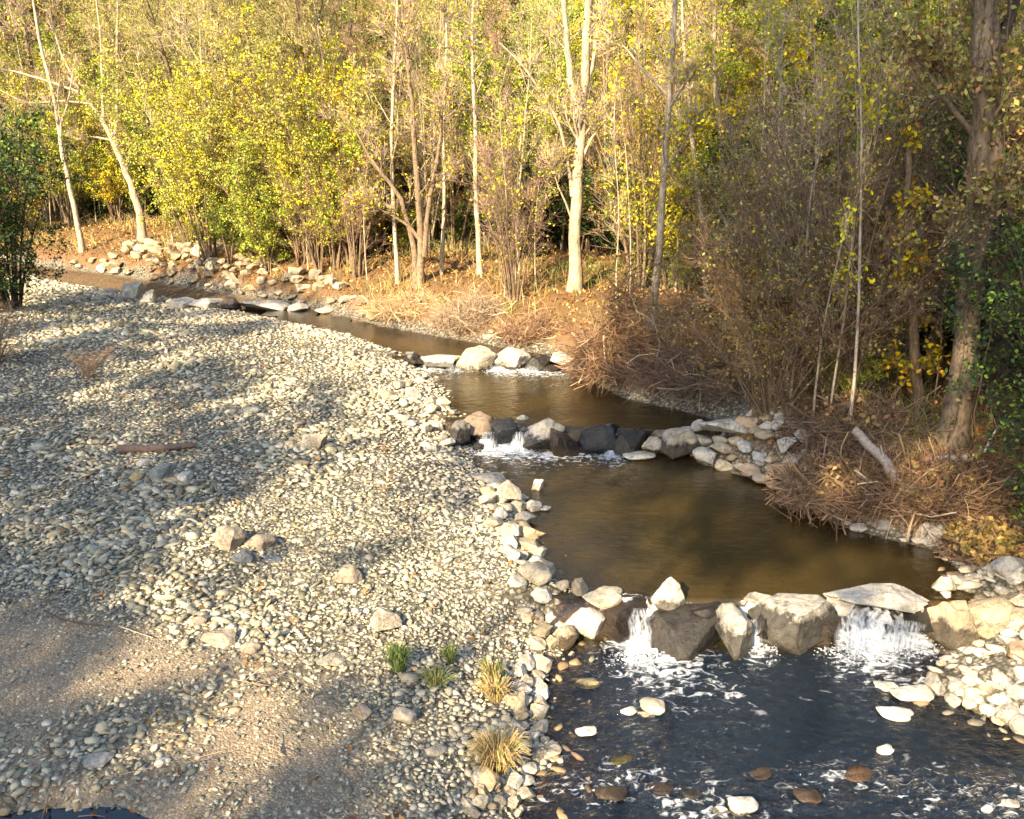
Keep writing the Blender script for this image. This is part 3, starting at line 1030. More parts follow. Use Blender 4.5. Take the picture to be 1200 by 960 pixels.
    a.add(np.stack([X + PUD[0], Y + PUD[1], np.full_like(X, zp)], 1), f, 0, np.tile([0, 0, 1.], (len(X), 1)))
    o = link('puddle_water', a.mesh('puddle_water', [m]))
    o['kind'] = 'structure'


build_water()


# ------------------------------------------------------------------ plants
def unit(v):
    return v / np.maximum(np.linalg.norm(v, axis=-1, keepdims=True), 1e-9)


def tubes(acc, polys, r0, r1, k, mat=0, col=None):
    """polys (n, m, 3) as tapering tubes; r0, r1 scalar or (n,)"""
    polys = np.asarray(polys, float)
    n, m, _ = polys.shape
    if not n:
        return
    r0 = np.broadcast_to(np.asarray(r0, float), (n,))
    r1 = np.broadcast_to(np.asarray(r1, float), (n,))
    t = np.gradient(polys, axis=1)
    t = unit(t)
    ref = np.where(np.abs(t[..., 2:3]) > .9, np.array([1., 0, 0]), np.array([0, 0, 1.]))
    u = unit(np.cross(t, ref))
    w = np.cross(t, u)
    a = np.arange(k) * 2 * math.pi / k
    rr = (r0[:, None] + (r1 - r0)[:, None] * np.linspace(0, 1, m)[None])[..., None, None]
    V = polys[:, :, None] + rr * (u[:, :, None] * np.cos(a)[None, None, :, None] + w[:, :, None] * np.sin(a)[None, None, :, None])
    i = np.arange(n * m * k).reshape(n, m, k)
    f = np.stack([i[:, :-1], np.roll(i, -1, 2)[:, :-1], np.roll(i, -1, 2)[:, 1:], i[:, 1:]], -1).reshape(-1, 4)
    c = None
    if col is not None:
        c = np.broadcast_to(np.asarray(col, float).reshape(-1, 1, 3), (n, m * k, 3)).reshape(-1, 3)
    acc.add(V.reshape(-1, 3), f, mat, c)


def along(polys, idx, t):
    m = polys.shape[1]
    s = t * (m - 1)
    i = np.minimum(s.astype(int), m - 2)
    g = (s - i)[:, None]
    a, b = polys[idx, i], polys[idx, i + 1]
    return a + (b - a) * g, unit(b - a)


def grow(rg, polys, n, t0, t1, L, ang, up=0., m=4, wob=.3, taper=.5, droop=0.):
    """n children per line: side branches leaving at an angle, bending up or drooping"""
    idx = np.repeat(np.arange(len(polys)), n)
    t = rg.uniform(t0, t1, len(idx))
    p, tan = along(polys, idx, t)
    d = unit(np.cross(tan, rg.normal(size=p.shape)))
    an = R(ang) * rg.uniform(.6, 1.3, len(idx))[:, None]
    d = tan * np.cos(an) + d * np.sin(an)
    ln = L * rg.uniform(.55, 1.15, len(idx)) * (1 - taper * (t - t0) / max(t1 - t0, 1e-6))
    pl = [p]
    for s in range(m - 1):
        d = unit(d + rg.normal(size=p.shape) * wob * .5 + np.array([0, 0, up * .5 - droop * s * .4]))
        p = p + d * (ln / (m - 1))[:, None]
        pl.append(p)
    return np.stack(pl, 1), t


def smooth_path(path, n):
    path = np.asarray(path, float)
    t = np.concatenate([[0], np.cumsum(np.linalg.norm(np.diff(path, axis=0), axis=1))])
    s = np.linspace(0, t[-1], n)
    q = np.stack([np.interp(s, t, path[:, k]) for k in range(3)], 1)
    for _ in range(3):
        q[1:-1] = (q[:-2] + 2 * q[1:-1] + q[2:]) / 4
    return q


def leaves(acc, rg, polys, n, size, pal, spread=.06, aspect=.62, t0=.15, mat=1, hang=0.):
    if n <= 0 or not len(polys):
        return
    idx = rg.integers(0, len(polys), n)
    p, tan = along(polys, idx, rg.uniform(t0, 1, n))
    p = p + rg.normal(size=p.shape) * spread
    u = unit(rg.normal(size=p.shape) + np.array([0, 0, -hang]))
    v = unit(np.cross(u, rg.normal(size=p.shape)))
    s = size * rg.uniform(.6, 1.3, n)[:, None]
    w = s * aspect
    V = np.stack([p - u * s * .5, p + v * w * .5, p + u * s * .5, p - v * w * .5], 1)
    pal = np.asarray(pal, float)
    c = pal[rg.integers(0, len(pal), n)] * rg.uniform(.45, 1.3, (n, 1))
    acc.add(V.reshape(-1, 3), np.arange(n * 4).reshape(n, 4), mat, np.repeat(c, 4, 0))


YEL = [(.60, .50, .06), (.70, .55, .05), (.50, .46, .08), (.38, .40, .08), (.64, .46, .06)]
YGR = [(.38, .42, .07), (.46, .46, .08), (.28, .34, .06), (.54, .48, .09), (.18, .25, .05)]
OLV = [(.33, .34, .10), (.42, .39, .12), (.25, .27, .08), (.48, .42, .15), (.36, .32, .13)]
GRN = [(.12, .19, .04), (.18, .25, .05), (.08, .13, .03), (.26, .31, .06)]
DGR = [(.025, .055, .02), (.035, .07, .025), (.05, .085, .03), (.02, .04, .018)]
BRN = [(.30, .18, .08), (.38, .24, .10), (.22, .14, .065), (.36, .28, .11), (.24, .20, .08)]
ORG = [(.40, .22, .06), (.33, .17, .05), (.46, .30, .08)]


class Plant:
    """one tree or shrub in the making: wood in the trunk mesh, twigs and leaves in the crown mesh"""

    def __init__(s, seed):
        s.rg = np.random.default_rng(seed)
        s.trunk, s.crown = Acc(), Acc()

    def stem(s, path, r0, r1, n=14, k=9):
        q = smooth_path(path, n)
        q[1:-1] += s.rg.normal(size=q[1:-1].shape) * r0 * .12
        q = q[None]
        m = n
        rad = r0 + (r1 - r0) * np.linspace(0, 1, m)
        rad[0] *= 1.35
        rad[1] *= 1.1
        t = unit(np.gradient(q, axis=1))
        tubes_r(s.trunk, q, rad[None], k)
        return q

    def limbs(s, polys, n, t0, t1, L, ang, up, r, k=5, m=6, wob=.3, taper=.5, droop=0.):
        c, t = grow(s.rg, polys, n, t0, t1, L, ang, up, m, wob, taper, droop)
        tubes(s.trunk, c, r * (1 - .5 * t), r * .22, k)
        return c

    def twigs(s, polys, n, L, ang, up, r, col, t0=.2, t1=1., m=4, wob=.35, taper=.3, droop=0.):
        c, t = grow(s.rg, polys, n, t0, t1, L, ang, up, m, wob, taper, droop)
        cc = np.asarray(col)[None] * s.rg.uniform(.7, 1.3, (len(c), 1))
        tubes(s.crown, c, r, r * .35, 3, 0, cc)
        return c

    def leaf(s, polys, n, size, pal, **kw):
        leaves(s.crown, s.rg, polys, n, size, pal, **kw)

    def meshes(s, bark):
        return s.trunk.mesh('trunk', [bark]), s.crown.mesh('crown', [M_TWIG, M_LEAF], False)


def tubes_r(acc, polys, rad, k, mat=0):
    n, m, _ = polys.shape
    t = unit(np.gradient(polys, axis=1))
    ref = np.array([.31, .95, .02])
    u = unit(np.cross(t, ref))
    w = np.cross(t, u)
    a = np.arange(k) * 2 * math.pi / k
    V = polys[:, :, None] + rad[..., None, None] * (u[:, :, None] * np.cos(a)[None, None, :, None] + w[:, :, None] * np.sin(a)[None, None, :, None])
    i = np.arange(n * m * k).reshape(n, m, k)
    f = np.stack([i[:, :-1], np.roll(i, -1, 2)[:, :-1], np.roll(i, -1, 2)[:, 1:], i[:, 1:]], -1).reshape(-1, 4)
    acc.add(V.reshape(-1, 3), f, mat)


PALE_TW, GREY_TW, BRN_TW, RED_TW = (.36, .28, .19), (.28, .22, .17), (.17, .12, .07), (.23, .145, .09)


def put(name, meshes, loc, rz, sc, label, cat, group=None):
    t = thing(name, loc, rz, label, cat, group)
    t.scale = (sc, sc, sc) if not hasattr(sc, '__len__') else sc
    for nm, me in zip(('trunk', 'crown'), meshes):
        link(nm, me, t)
    return t


def straight(h, lean, rg, n=6):
    z = np.linspace(0, h, n)
    a = rg.uniform(0, 6.28)
    q = np.stack([np.cos(a) * lean * z * (z / h), np.sin(a) * lean * z * (z / h), z], 1)
    q[1:] += rg.normal(size=(n - 1, 3)) * np.array([1, 1, 0]) * h * .012
    return q


def bare_tree(seed, h=12, r=.07, pal=YEL, nleaf=900, tw=PALE_TW, bark=None, fork=False):
    p = Plant(seed)
    q = p.stem(straight(h, .06, p.rg), r, r * .2, 16, 8)
    l1 = p.limbs(q, 22, .28, .98, h * .26, 42, .35, r * .36, wob=.35)
    l2 = p.limbs(l1, 5, .25, .95, h * .12, 40, .25, r * .13, 3, 5, .4)
    t = p.twigs(np.concatenate([l2]), 7, h * .065, 40, .2, .0075, tw)
    p.leaf(t, nleaf, .10, pal, spread=.08)
    return p.meshes(bark or M_PALE)


def leafy_tree(seed, h=11, r=.10, pal=YGR, nleaf=15000, size=.10, bark=None, first=.18, wide=.3, tw=BRN_TW, keep=.42):
    p = Plant(seed)
    q = p.stem(straight(h, .05, p.rg), r, r * .2, 14, 8)
    l1 = p.limbs(q, 26, first, .98, h * wide, 55, .22, r * .34, wob=.4)
    l2 = p.limbs(l1, 5, .25, .98, h * .11, 45, .1, r * .12, 3, 4, .4)
    t = p.twigs(l2, 5, h * .06, 45, .05, .006, tw)
    # leaves gather in clumps, leaving gaps between
    keep = p.rg.random(len(t)) < keep
    p.leaf(t[keep], nleaf, size, pal, spread=.10)
    return p.meshes(bark or M_BROWN)


def willow(seed, h=9.5, nleaf=15000):
    p = Plant(seed)
    for s in range(4):
        a = s * 1.6 + p.rg.uniform(0, .8)
        top = np.array([math.cos(a), math.sin(a), 0]) * h * p.rg.uniform(.12, .3)
        q = p.stem([(top * .03), top * .25 + [0, 0, h * .35], top * .6 + [0, 0, h * .7], top + [0, 0, h * .97]], .12, .03, 12, 7)
        l1 = p.limbs(q, 11, .25, .98, h * .28, 50, .3, .035, wob=.35)
        l2 = p.twigs(l1, 8, h * .15, 45, .1, .009, (.30, .26, .14), droop=.28, m=5)
        t = p.twigs(l2, 4, h * .09, 28, -.05, .005, (.32, .28, .14), droop=.3)
        p.leaf(t, nleaf // 4, .13, OLV, spread=.05, aspect=.2, hang=.8)
    return p.meshes(M_BROWN)


def shrub(seed, h=4, stems=9, pal=YEL, nleaf=2600, size=.09, tw=BRN_TW, bark=None, spread=.35, up=.25, ntw=7, low=7):
    p = Plant(seed)
    qs = []
    for s in range(stems):
        a = p.rg.uniform(0, 6.28)
        hh = h * p.rg.uniform(.55, 1.05)
        o = np.array([math.cos(a), math.sin(a), 0])
        b = o * p.rg.uniform(0, .25)
        e = o * h * spread * p.rg.uniform(.3, 1.1)
        qs.append(p.stem([b, b + e * .2 + [0, 0, hh * .35], b + e * .6 + [0, 0, hh * .72], b + e + [0, 0, hh]], .022 * h / 4 + .008, .006, 9, 5)[0])
    qs = np.stack(qs)
    l1 = p.limbs(qs, low, .04 if low > 7 else .15, .98, h * .27, 40, up, .009, 3, 5, .4)
    t = p.twigs(l1, ntw, h * .12, 42, up * .5, .0055, tw)
    t2 = p.twigs(t, 2, h * .07, 40, up * .3, .004, tw)
    tt = np.concatenate([t, t2])
    p.leaf(tt[p.rg.random(len(tt)) < .5], nleaf, size, pal, spread=.05)
    return p.meshes(bark or M_BROWN)


def sapling(seed, h=7, r=.026, nleaf=350, pal=YEL, tw=PALE_TW):
    p = Plant(seed)
    q = p.stem(straight(h, .08, p.rg), r, .008, 14, 6)
    l1 = p.limbs(q, 16, .3, .98, h * .16, 38, .4, r * .3, 3, 5, .3)
    t = p.twigs(l1, 6, h * .07, 40, .25, .006, tw)
    p.leaf(t, nleaf, .085, pal, spread=.05)
    return p.meshes(M_PALE)


T_BARE = [bare_tree(1, 12.5, .075), bare_tree(2, 11.5, .06, nleaf=600, tw=(.42, .31, .23)), bare_tree(3, 13.5, .08, YGR, 2500), bare_tree(4, 12, .07, BRN, 1500, RED_TW, M_BROWN)]
T_LEAFY = [leafy_tree(11, 11), leafy_tree(12, 12.5, pal=YEL + YGR, nleaf=8000), leafy_tree(13, 10, pal=GRN + YGR, nleaf=9000), leafy_tree(14, 13, .14, pal=OLV + BRN, nleaf=8000)]
T_WILLOW = [willow(21), willow(22, 10.5)]
T_TALL = [leafy_tree(31, 16, .18, pal=OLV[2:] + GRN, nleaf=11000, size=.17, first=.1), leafy_tree(32, 17, .2, pal=BRN, nleaf=10000, size=.16, first=.1), leafy_tree(33, 15, .18, pal=GRN + DGR, nleaf=11000, size=.17, first=.1)]  # back row leaf colours kept dark to stand in for shaded gaps
T_YSHR = [shrub(41, 5.2, nleaf=6000, size=.085), shrub(42, 6.2, pal=YGR, nleaf=9000, size=.085), shrub(43, 3.6, pal=YEL + ORG, nleaf=3200, size=.08), shrub(44, 7.0, 8, YEL + YGR, 7500, spread=.25, size=.085)]
T_OSHR = [shrub(48, 5.5, 10, OLV + YGR, 13000, .082, BRN_TW, spread=.45, low=10), shrub(49, 6.5, 9, OLV + YEL[:3], 13000, .082, BRN_TW, spread=.4, low=10)]
T_BACKING = [shrub(54, 3.2, 10, DGR + GRN[:1], 8000, .10, (.08, .06, .04), M_DARK, .6, .1, 8, 11), shrub(55, 4.0, 10, GRN + DGR, 8000, .10, (.09, .07, .045), M_DARK, .5, .1, 8, 11)]  # bushes added as a dark backdrop; leaf colour stands in for shaded hollows
T_TWIG = [shrub(45, 6.5, 9, BRN + YEL, 600, .08, (.26, .18, .12), spread=.3, ntw=9), shrub(46, 5.5, 10, YEL, 500, .08, (.22, .14, .10), spread=.35, ntw=9), shrub(47, 7.5, 7, YGR, 700, .08, (.34, .26, .17), spread=.28, ntw=9, bark=M_PALE)]
T_GSHR = [shrub(51, 3.2, pal=GRN, nleaf=4500, size=.085, spread=.5), shrub(52, 3.8, pal=GRN[1:] + YGR, nleaf=6500, size=.085, spread=.45, low=10)]
T_BSHR = [shrub(61, 4.6, 12, BRN + OLV[:3] + GRN, 4600, .06, BRN_TW, spread=.6, ntw=8, low=11), shrub(62, 5.2, 11, BRN + OLV, 4000, .06, (.17, .12, .085), spread=.5, ntw=8, low=11), shrub(63, 3.6, 14, BRN, 2400, .06, RED_TW, spread=.8, ntw=8, low=11, up=.0)]
T_SAP = [sapling(71), sapling(72, 8, .032, 300), sapling(73, 6, .024, 700, YGR), sapling(74, 7.5, .03, 60, YEL, (.58, .5, .38))]
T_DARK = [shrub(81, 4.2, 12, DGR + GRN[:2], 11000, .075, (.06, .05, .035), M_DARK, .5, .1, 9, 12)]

U = random.uniform

# where the wooded bank starts, per photo column
_bp = np.array([[to_px(np.array([a, b, 1.0]))[0], b] for a, b in RIGHT[2:-1]])
_o = np.argsort(_bp[:, 0])


def bank_y(px):
    return float(np.interp(px, _bp[_o, 0], _bp[_o, 1]))


def spot(px, off):
    """ground point off metres behind the bank's edge, along the photo column px"""
    Y = bank_y(px) + off
    z = 1.5
    for _ in range(4):
        x = (px - 600) / F * (Y * math.cos(PITCH) - (z - CAM_H) * math.sin(PITCH))
        z = gz(x, Y)
    return np.array([x, Y, z])


MARKS = [(-9000, 95, 'left of the leaning pale tree'), (95, 215, 'by the leaning pale tree'), (215, 330, 'behind the stone facing at the bend'), (330, 440, 'right of the bend'), (440, 540, 'by the clump of grey stems'),
         (540, 640, 'left of the forked trunk'), (640, 720, 'by the tall forked trunk'), (720, 800, 'by the slender white trunk'), (800, 900, 'by the pair of pale poles'),
         (900, 1030, 'above the brown thicket'), (1030, 1120, 'left of the big leaning trunk'), (1120, 9000, 'right of the big leaning trunk')]


def near(px):
    return next(t for a, b, t in MARKS if a <= px < b)


KEEP = [(80, 185, 43.4), (455, 525, 30.6), (555, 568, 31), (655, 702, 29.6), (752, 798, 23), (815, 862, 24.6), (1040, 1400, 16.2)]


def tallest(me):
    z = np.empty(len(me.vertices) * 3, np.float32)
    me.vertices.foreach_get('co', z)
    return float(z[2::3].max())


TOP = {}


def plant(kind, tmpl, k, px, off, sc, label, cat, group, rz=None):
    Y = bank_y(px) + off
    for a, b, hy in KEEP:
        mg = (48 if a == 655 else 34) if 'shrub' in kind or 'leafy' in kind else 14
        if kind != 'ivy_shrub' and a - mg < px < b + mg and Y < hy + .9:
            off += hy + U(.9, 2.8) - Y
            break
    p = spot(px, off)
    # the wood is only so tall: its top edge stays low enough for open sky over the stream
    me = tmpl[k % len(tmpl)][1]
    if me.name not in TOP:
        TOP[me.name] = tallest(me)
    cap = CAM_H + p[1] * (.175 if 430 < px < 960 else .26) - p[2]
    sc = min(sc, cap * U(.9, 1.05) / TOP[me.name])
    return put(kind, tmpl[k % len(tmpl)], (p[0], p[1], p[2] - .05), random.uniform(0, 6.28) if rz is None else rz, sc, label.format(near(px)), cat, group)


# distant rows: a wall of tall trees up the slope
for row, (off, step) in enumerate(((13, 62), (20, 60), (30, 64))):
    px = -260 + row * 20
    while px < 1480:
        k = random.randrange(3)
        far = ('behind the bank trees', 'well back in the wood', 'at the back of the wood')[row]
        hue = ('olive', 'brown', 'green')[k]
        plant('tall_tree', T_TALL, k, px + U(-18, 18), off + U(-2, 3), U(.85, 1.15), hue + ' tree ' + far + ', {}', 'tree', 'tall trees standing back in the wood')
        px += step
# bank trees
px = -120
k = 0
while px < 1300:
    if 150 < px < 420:
        plant('willow_tree', T_WILLOW, k, px + U(-15, 15), U(4, 9), U(.85, 1.1), 'olive green fine leaved willow {}', 'tree', 'willows on the far bank')
        px += 52
    else:
        kk = random.randrange(4)
        hue = ('yellow green', 'yellow', 'green', 'olive brown')[kk]
        plant('leafy_tree', T_LEAFY, kk, px + U(-15, 15), U(5.5, 10), U(.8, 1.1), hue + ' leafy tree in the bank wood, {}', 'tree', 'leafy trees of the bank wood')
        px += 50
    k += 1
px = -100
while px < 1300:
    kk = random.choice((0, 1, 2, 3, 3)) if px > 400 else random.choice((0, 1, 3))
    if not (150 < px < 400 and random.random() < .5):
        plant('bare_tree', T_BARE, kk, px + U(-12, 12), U(2.6, 7), U(.75, 1.1), ('bare pale twigged tree {}', 'bare tree with fine brown twigs {}', 'thin crowned tree with some green leaves {}', 'reddish brown twiggy tree {}')[kk], 'tree', 'bare trees along the far bank')
    px += 50
px = -60
while px < 1010:
    kk = random.randrange(4)
    plant('sapling', T_SAP, kk, px + U(-8, 8), U(1.6, 5), U(.7, 1.15), ('straight sapling with yellow leaves {}', 'tall bare sapling {}', 'sapling with green leaves {}', 'whitish leafless sapling {}')[kk], 'sapling', 'saplings along the far bank')
    px += 17 if px > 400 else 30
px = -60
while px < 960:
    kk = random.randrange(4)
    if random.random() < .72:
        plant('yellow_shrub', T_YSHR, kk, px + U(-10, 10), U(2.4, 5), U(.7, 1.15), ('yellow leaved shrub {}', 'yellow green shrub {}', 'low golden shrub {}', 'tall narrow yellow shrub {}')[kk], 'shrub', 'yellow shrubs along the far bank')
    else:
        plant('green_shrub', T_GSHR, kk % 2, px + U(-10, 10), U(2.2, 5), U(.6, 1.0), ('deep green shrub {}', 'mid green shrub {}')[kk % 2], 'shrub', 'green shrubs along the far bank')
    px += 25
px = -80
while px < 1200:
    kk = random.randrange(3)
    if 765 < px < 915:
        px += 30
        continue
    if 110 < px < 440 and random.random() < .75:
        plant('olive_shrub', T_OSHR, kk % 2, px + U(-10, 10), U(1.8, 4.5), U(.8, 1.2), ('olive green bushy willow shrub {}', 'yellow olive willow shrub {}')[kk % 2], 'shrub', 'willow shrubs at the bend')
        px += 22
        continue
    plant('twiggy_shrub', T_TWIG, kk, px + U(-10, 10), U(1.8, 5.5), U(.75, 1.2), ('leafless pale brown twiggy shrub {}', 'leafless reddish twiggy shrub {}', 'tall leafless straw coloured shrub {}')[kk], 'shrub', 'leafless twiggy shrubs along the bank')
    px += 26
px = -120
while px < 1200:
    kk = random.randrange(2)
    plant('dark_backing_shrub', T_BACKING, kk, px + U(-10, 10), U(6.5, 10), U(.8, 1.3), ('dark green bush added to darken the hollows, {}', 'deep green bush added to darken the hollows, {}')[kk], 'shrub', 'bushes added as dark backing in the bank wood')
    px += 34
# brown thicket overhanging the right bank
for i in range(22):
    px = U(860, 1015)
    kk = random.randrange(3)
    off = U(1.0, 4.5) if px < 960 else U(3.2, 7)
    plant('brown_thicket_shrub', T_BSHR, kk, px, off, U(.85, 1.15) * float(np.interp(px, [815, 870, 940], [.38, .6, 1.])), ('dense brown twiggy shrub of the thicket {}', 'tall brown shrub of the thicket {}', 'spreading reddish shrub of the thicket {}')[kk], 'shrub', 'brown shrubs of the right bank thicket')
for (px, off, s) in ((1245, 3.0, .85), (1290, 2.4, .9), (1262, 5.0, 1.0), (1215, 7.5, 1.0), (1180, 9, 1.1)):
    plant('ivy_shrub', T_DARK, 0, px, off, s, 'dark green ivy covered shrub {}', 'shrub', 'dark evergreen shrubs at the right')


for (px, off, s) in ((800, 3.2, .45), (832, 4.2, .5), (866, 3.4, .5), (900, 4.0, .55), (930, 3.0, .5), (850, 1.6, .35), (960, 3.6, .5), (990, 2.6, .4), (780, 5.5, .7), (815, 5.0, .75), (845, 6.0, .8), (880, 5.5, .75), (912, 5.2, .7)):
    plant('green_shrub', T_GSHR, 1, px, off, s, 'low sunlit green shrub {}', 'shrub', 'low green shrubs on the right bank')


# hero trees, their trunks where the photograph has them
def hero(name, base_px, Y, stems, label, bark, limb=(9, .35, 1., .16), tw=PALE_TW, nleaf=300, pal=YEL, ntw=7, twl=.5, leafsize=.10, ivy=0):
    """stems: list of (pixel path, r0, r1); the first pixel of the first path is the foot"""
    seed = int(base_px[0] * 7 + base_px[1])
    p = Plant(seed)
    foot = at(*base_px, Y)
    g = gz(foot[0], foot[1])
    foot[2] = g - .1
    for k, (path, r0, r1) in enumerate(stems):
        pts_ = [at(a, b, Y + .25 * math.sin(k * 2.1) * j / max(len(path) - 1, 1)) for j, (a, b) in enumerate(path)]
        if k == 0 or path[0][1] >= base_px[1] - 12:
            pts_[0] = np.array([pts_[0][0], Y, g - .1])
        q = p.stem([v - foot for v in pts_], r0, r1, 18, 9)
        h = np.linalg.norm(q[0, -1] - q[0, 0])
        if ivy and k == 0:
            p.leaf(q, ivy, .075, GRN + BRN, spread=r0 * .75, t0=.02)
            vine = np.repeat(q, 9, 0) + p.rg.normal(size=(9, 1, 3)) * r0 * .8 + p.rg.normal(size=(9, q.shape[1], 3)) * .03
            tubes(p.crown, vine, .014, .006, 4, 0, np.array([(.11, .08, .05)]))
        n, t0, t1, fr = limb
        l1 = p.limbs(q, n, t0, t1, h * fr + .4, 42, .3, max(r0 * .3, .012), 5, 6, .35)
        l2 = p.limbs(l1, 4, .25, .95, h * fr * .45 + .2, 40, .2, max(r0 * .1, .008), 3, 4, .4)
        t = p.twigs(l2, ntw, twl, 40, .15, .007, tw)
        p.leaf(t, nleaf, leafsize, pal, spread=.07)
    return put(name, p.meshes(bark), foot, 0, 1, label, 'tree')


Yl = hit(168, 284)[1]
hero('leaning_tree', (168, 284), Yl, [([(168, 284), (164, 245), (150, 205), (133, 165), (118, 138), (98, 108), (80, 92)], .2, .05),
                                     ([(134, 168), (138, 120), (137, 60), (139, -30)], .085, .04), ([(121, 140), (120, 100), (118, 40), (110, -20)], .06, .03),
                                     ([(98, 110), (60, 96), (20, 84), (-20, 78)], .06, .02), ([(110, 122), (70, 118), (30, 122), (-10, 100)], .05, .02), ([(133, 165), (108, 160), (88, 164), (80, 150)], .05, .015),
                                     ([(137, 80), (150, 60), (166, 40)], .04, .015), ([(88, 96), (70, 60), (60, 20), (56, -20)], .05, .02)],
     'leaning pale bare tree forking above the stone facing at the bend', M_PALE, nleaf=120, limb=(7, .3, 1., .14))
Y2 = Yl - .5
hero('slender_tree', (92, 262), Y2, [([(92, 262), (84, 220), (72, 185), (68, 130), (56, 90), (40, 20), (36, -40)], .12, .04), ([(70, 150), (80, 120), (88, 70)], .05, .02)],
     'slender pale tree left of the leaning one, bent at mid height', M_PALE, nleaf=150)
Yc = hit(493, 336)[1] + .2
hero('multi_stem_tree', (493, 336), Yc, [([(493, 336), (494, 290), (490, 230), (486, 160), (478, 80), (470, -10)], .12, .035), ([(488, 334), (486, 290), (470, 230), (440, 195), (415, 150)], .11, .03),
                                         ([(497, 300), (502, 240), (516, 170), (520, 90)], .09, .03), ([(492, 280), (476, 262), (455, 250), (420, 235)], .06, .02)],
     'clump of grey brown stems with shaggy brown twigs at the water bend', M_BROWN, tw=(.33, .25, .19), nleaf=350, pal=BRN + YEL, limb=(12, .3, 1., .2))
hero('slender_tree', (466, 328), Yc + .6, [([(466, 328), (464, 290), (461, 240), (458, 170), (462, 80), (466, -10)], .07, .03)], 'thin pale stem left of the grey clump', M_PALE, nleaf=150)
hero('slender_tree', (517, 326), Yc + .8, [([(517, 326), (519, 280), (521, 220), (519, 140), (524, 60), (522, -20)], .06, .03)], 'thin pale stem right of the grey clump', M_PALE, nleaf=250)
hero('slender_tree', (563, 326), Yc + .5, [([(563, 326), (561, 280), (557, 228), (558, 150), (552, 60), (556, -30)], .09, .03)], 'mossy straight stem midway between clump and forked trunk', M_PALE, nleaf=400, pal=YGR)
hero('brown_tree', (600, 346), Yc - .9, [([(600, 346), (598, 300), (604, 250), (598, 190), (590, 130)], .06, .02), ([(598, 330), (590, 290), (580, 240), (572, 190)], .045, .015), ([(602, 330), (612, 280), (622, 230), (640, 190)], .045, .015)],
     'small brown twiggy tree standing at the edge of the bank', M_BROWN, tw=(.28, .19, .15), nleaf=200, pal=BRN, limb=(14, .25, 1., .25))
Yf = hit(673, 340)[1]
hero('forked_tree', (673, 340), Yf, [([(673, 340), (674, 290), (675, 230), (678, 180), (681, 125), (688, 60), (690, -60)], .19, .08), ([(679, 150), (672, 110), (664, 60), (658, -50)], .11, .06),
                                     ([(680, 190), (692, 165), (702, 150), (716, 130)], .05, .02), ([(671, 230), (664, 180), (655, 140), (612, 75), (585, 50)], .055, .02), ([(682, 130), (697, 60), (704, 0), (706, -50)], .07, .03),
                                     ([(674, 270), (664, 240), (652, 215), (648, 190)], .035, .012)],
     'tall pale forked trunk, thickest in the middle of the far bank', M_PALE, nleaf=160, pal=YEL + YGR, limb=(8, .35, 1., .12))
Ys = hit(763, 392)[1] + .3
hero('slender_tree', (763, 392), Ys, [([(763, 392), (767, 340), (774, 270), (779, 180), (784, 110), (790, 30), (794, -50)], .10, .045), ([(783, 112), (760, 90), (730, 52), (705, 30)], .035, .015), ([(782, 130), (800, 100), (812, 86)], .04, .02),
                                      ([(778, 200), (800, 170), (815, 140)], .03, .012)],
     'slender white trunk behind the tall brush pile', M_PALE, nleaf=200, limb=(8, .4, 1., .14))
Yp = 23.5
hero('slender_tree', (829, 345), Yp, [([(829, 345), (826, 290), (822, 240), (813, 190), (808, 120), (800, 40), (798, -40)], .085, .03)], 'left of two pale poles in the sunny gap', M_PALE, nleaf=250)
hero('slender_tree', (845, 348), Yp + .4, [([(845, 348), (844, 290), (843, 240), (850, 180), (838, 110), (836, 30), (840, -40)], .12, .04), ([(844, 250), (862, 200), (874, 160), (884, 130)], .045, .02), ([(846, 220), (866, 190), (872, 165)], .03, .015)],
     'right of two pale poles, with a forked side branch', M_PALE, nleaf=250)
hero('golden_tree', (885, 360), 25.5, [([(885, 360), (890, 280), (896, 200), (900, 120), (905, 40), (915, -40)], .12, .04), ([(896, 200), (915, 120), (930, 60), (940, 0)], .06, .02)],
     'tree hung with bright yellow leaves above the brown thicket', M_BROWN, nleaf=2600, pal=[(.62, .50, .03), (.55, .46, .04), (.60, .42, .03)], limb=(14, .45, 1., .16), leafsize=.13)
Yb = hit(1114, 522)[1] + .1
hero('leaning_trunk_tree', (1114, 522), Yb, [([(1114, 522), (1122, 460), (1130, 400), (1140, 330), (1147, 240), (1150, 160), (1152, 60), (1150, -60)], .21, .12), ([(1144, 300), (1160, 240), (1166, 180), (1165, 80), (1160, -50)], .13, .08),
                                             ([(1150, 170), (1110, 120), (1070, 60)], .05, .02), ([(1148, 220), (1180, 190), (1215, 215)], .03, .012), ([(1140, 330), (1185, 328), (1230, 300)], .025, .01)],
     'big leaning trunk with rough bark on the right bank', M_GREYB, ivy=900, tw=BRN_TW, nleaf=900, pal=BRN + OLV, limb=(9, .3, 1., .14))
hero('dark_tree', (1160, 505), Yb + 1.6, [([(1160, 505), (1168, 400), (1170, 300), (1165, 200), (1158, 100), (1150, -60)], .22, .17), ([(1168, 60), (1185, 20), (1200, -40)], .1, .05)],
     'dark trunk standing just behind the big leaning one', M_DARK, tw=(.10, .08, .06), nleaf=700, pal=OLV + GRN, limb=(8, .45, 1., .16))
hero('leaf_hung_tree', (1078, 498), Yb + .8, [([(1078, 498), (1074, 440), (1070, 380), (1066, 310), (1062, 240), (1066, 160)], .10, .04)],
     'slim trunk wrapped in golden ivy left of the big leaning trunk', M_BROWN, tw=BRN_TW, nleaf=1100, pal=YEL + ORG, limb=(14, .05, 1., .09), twl=.25)


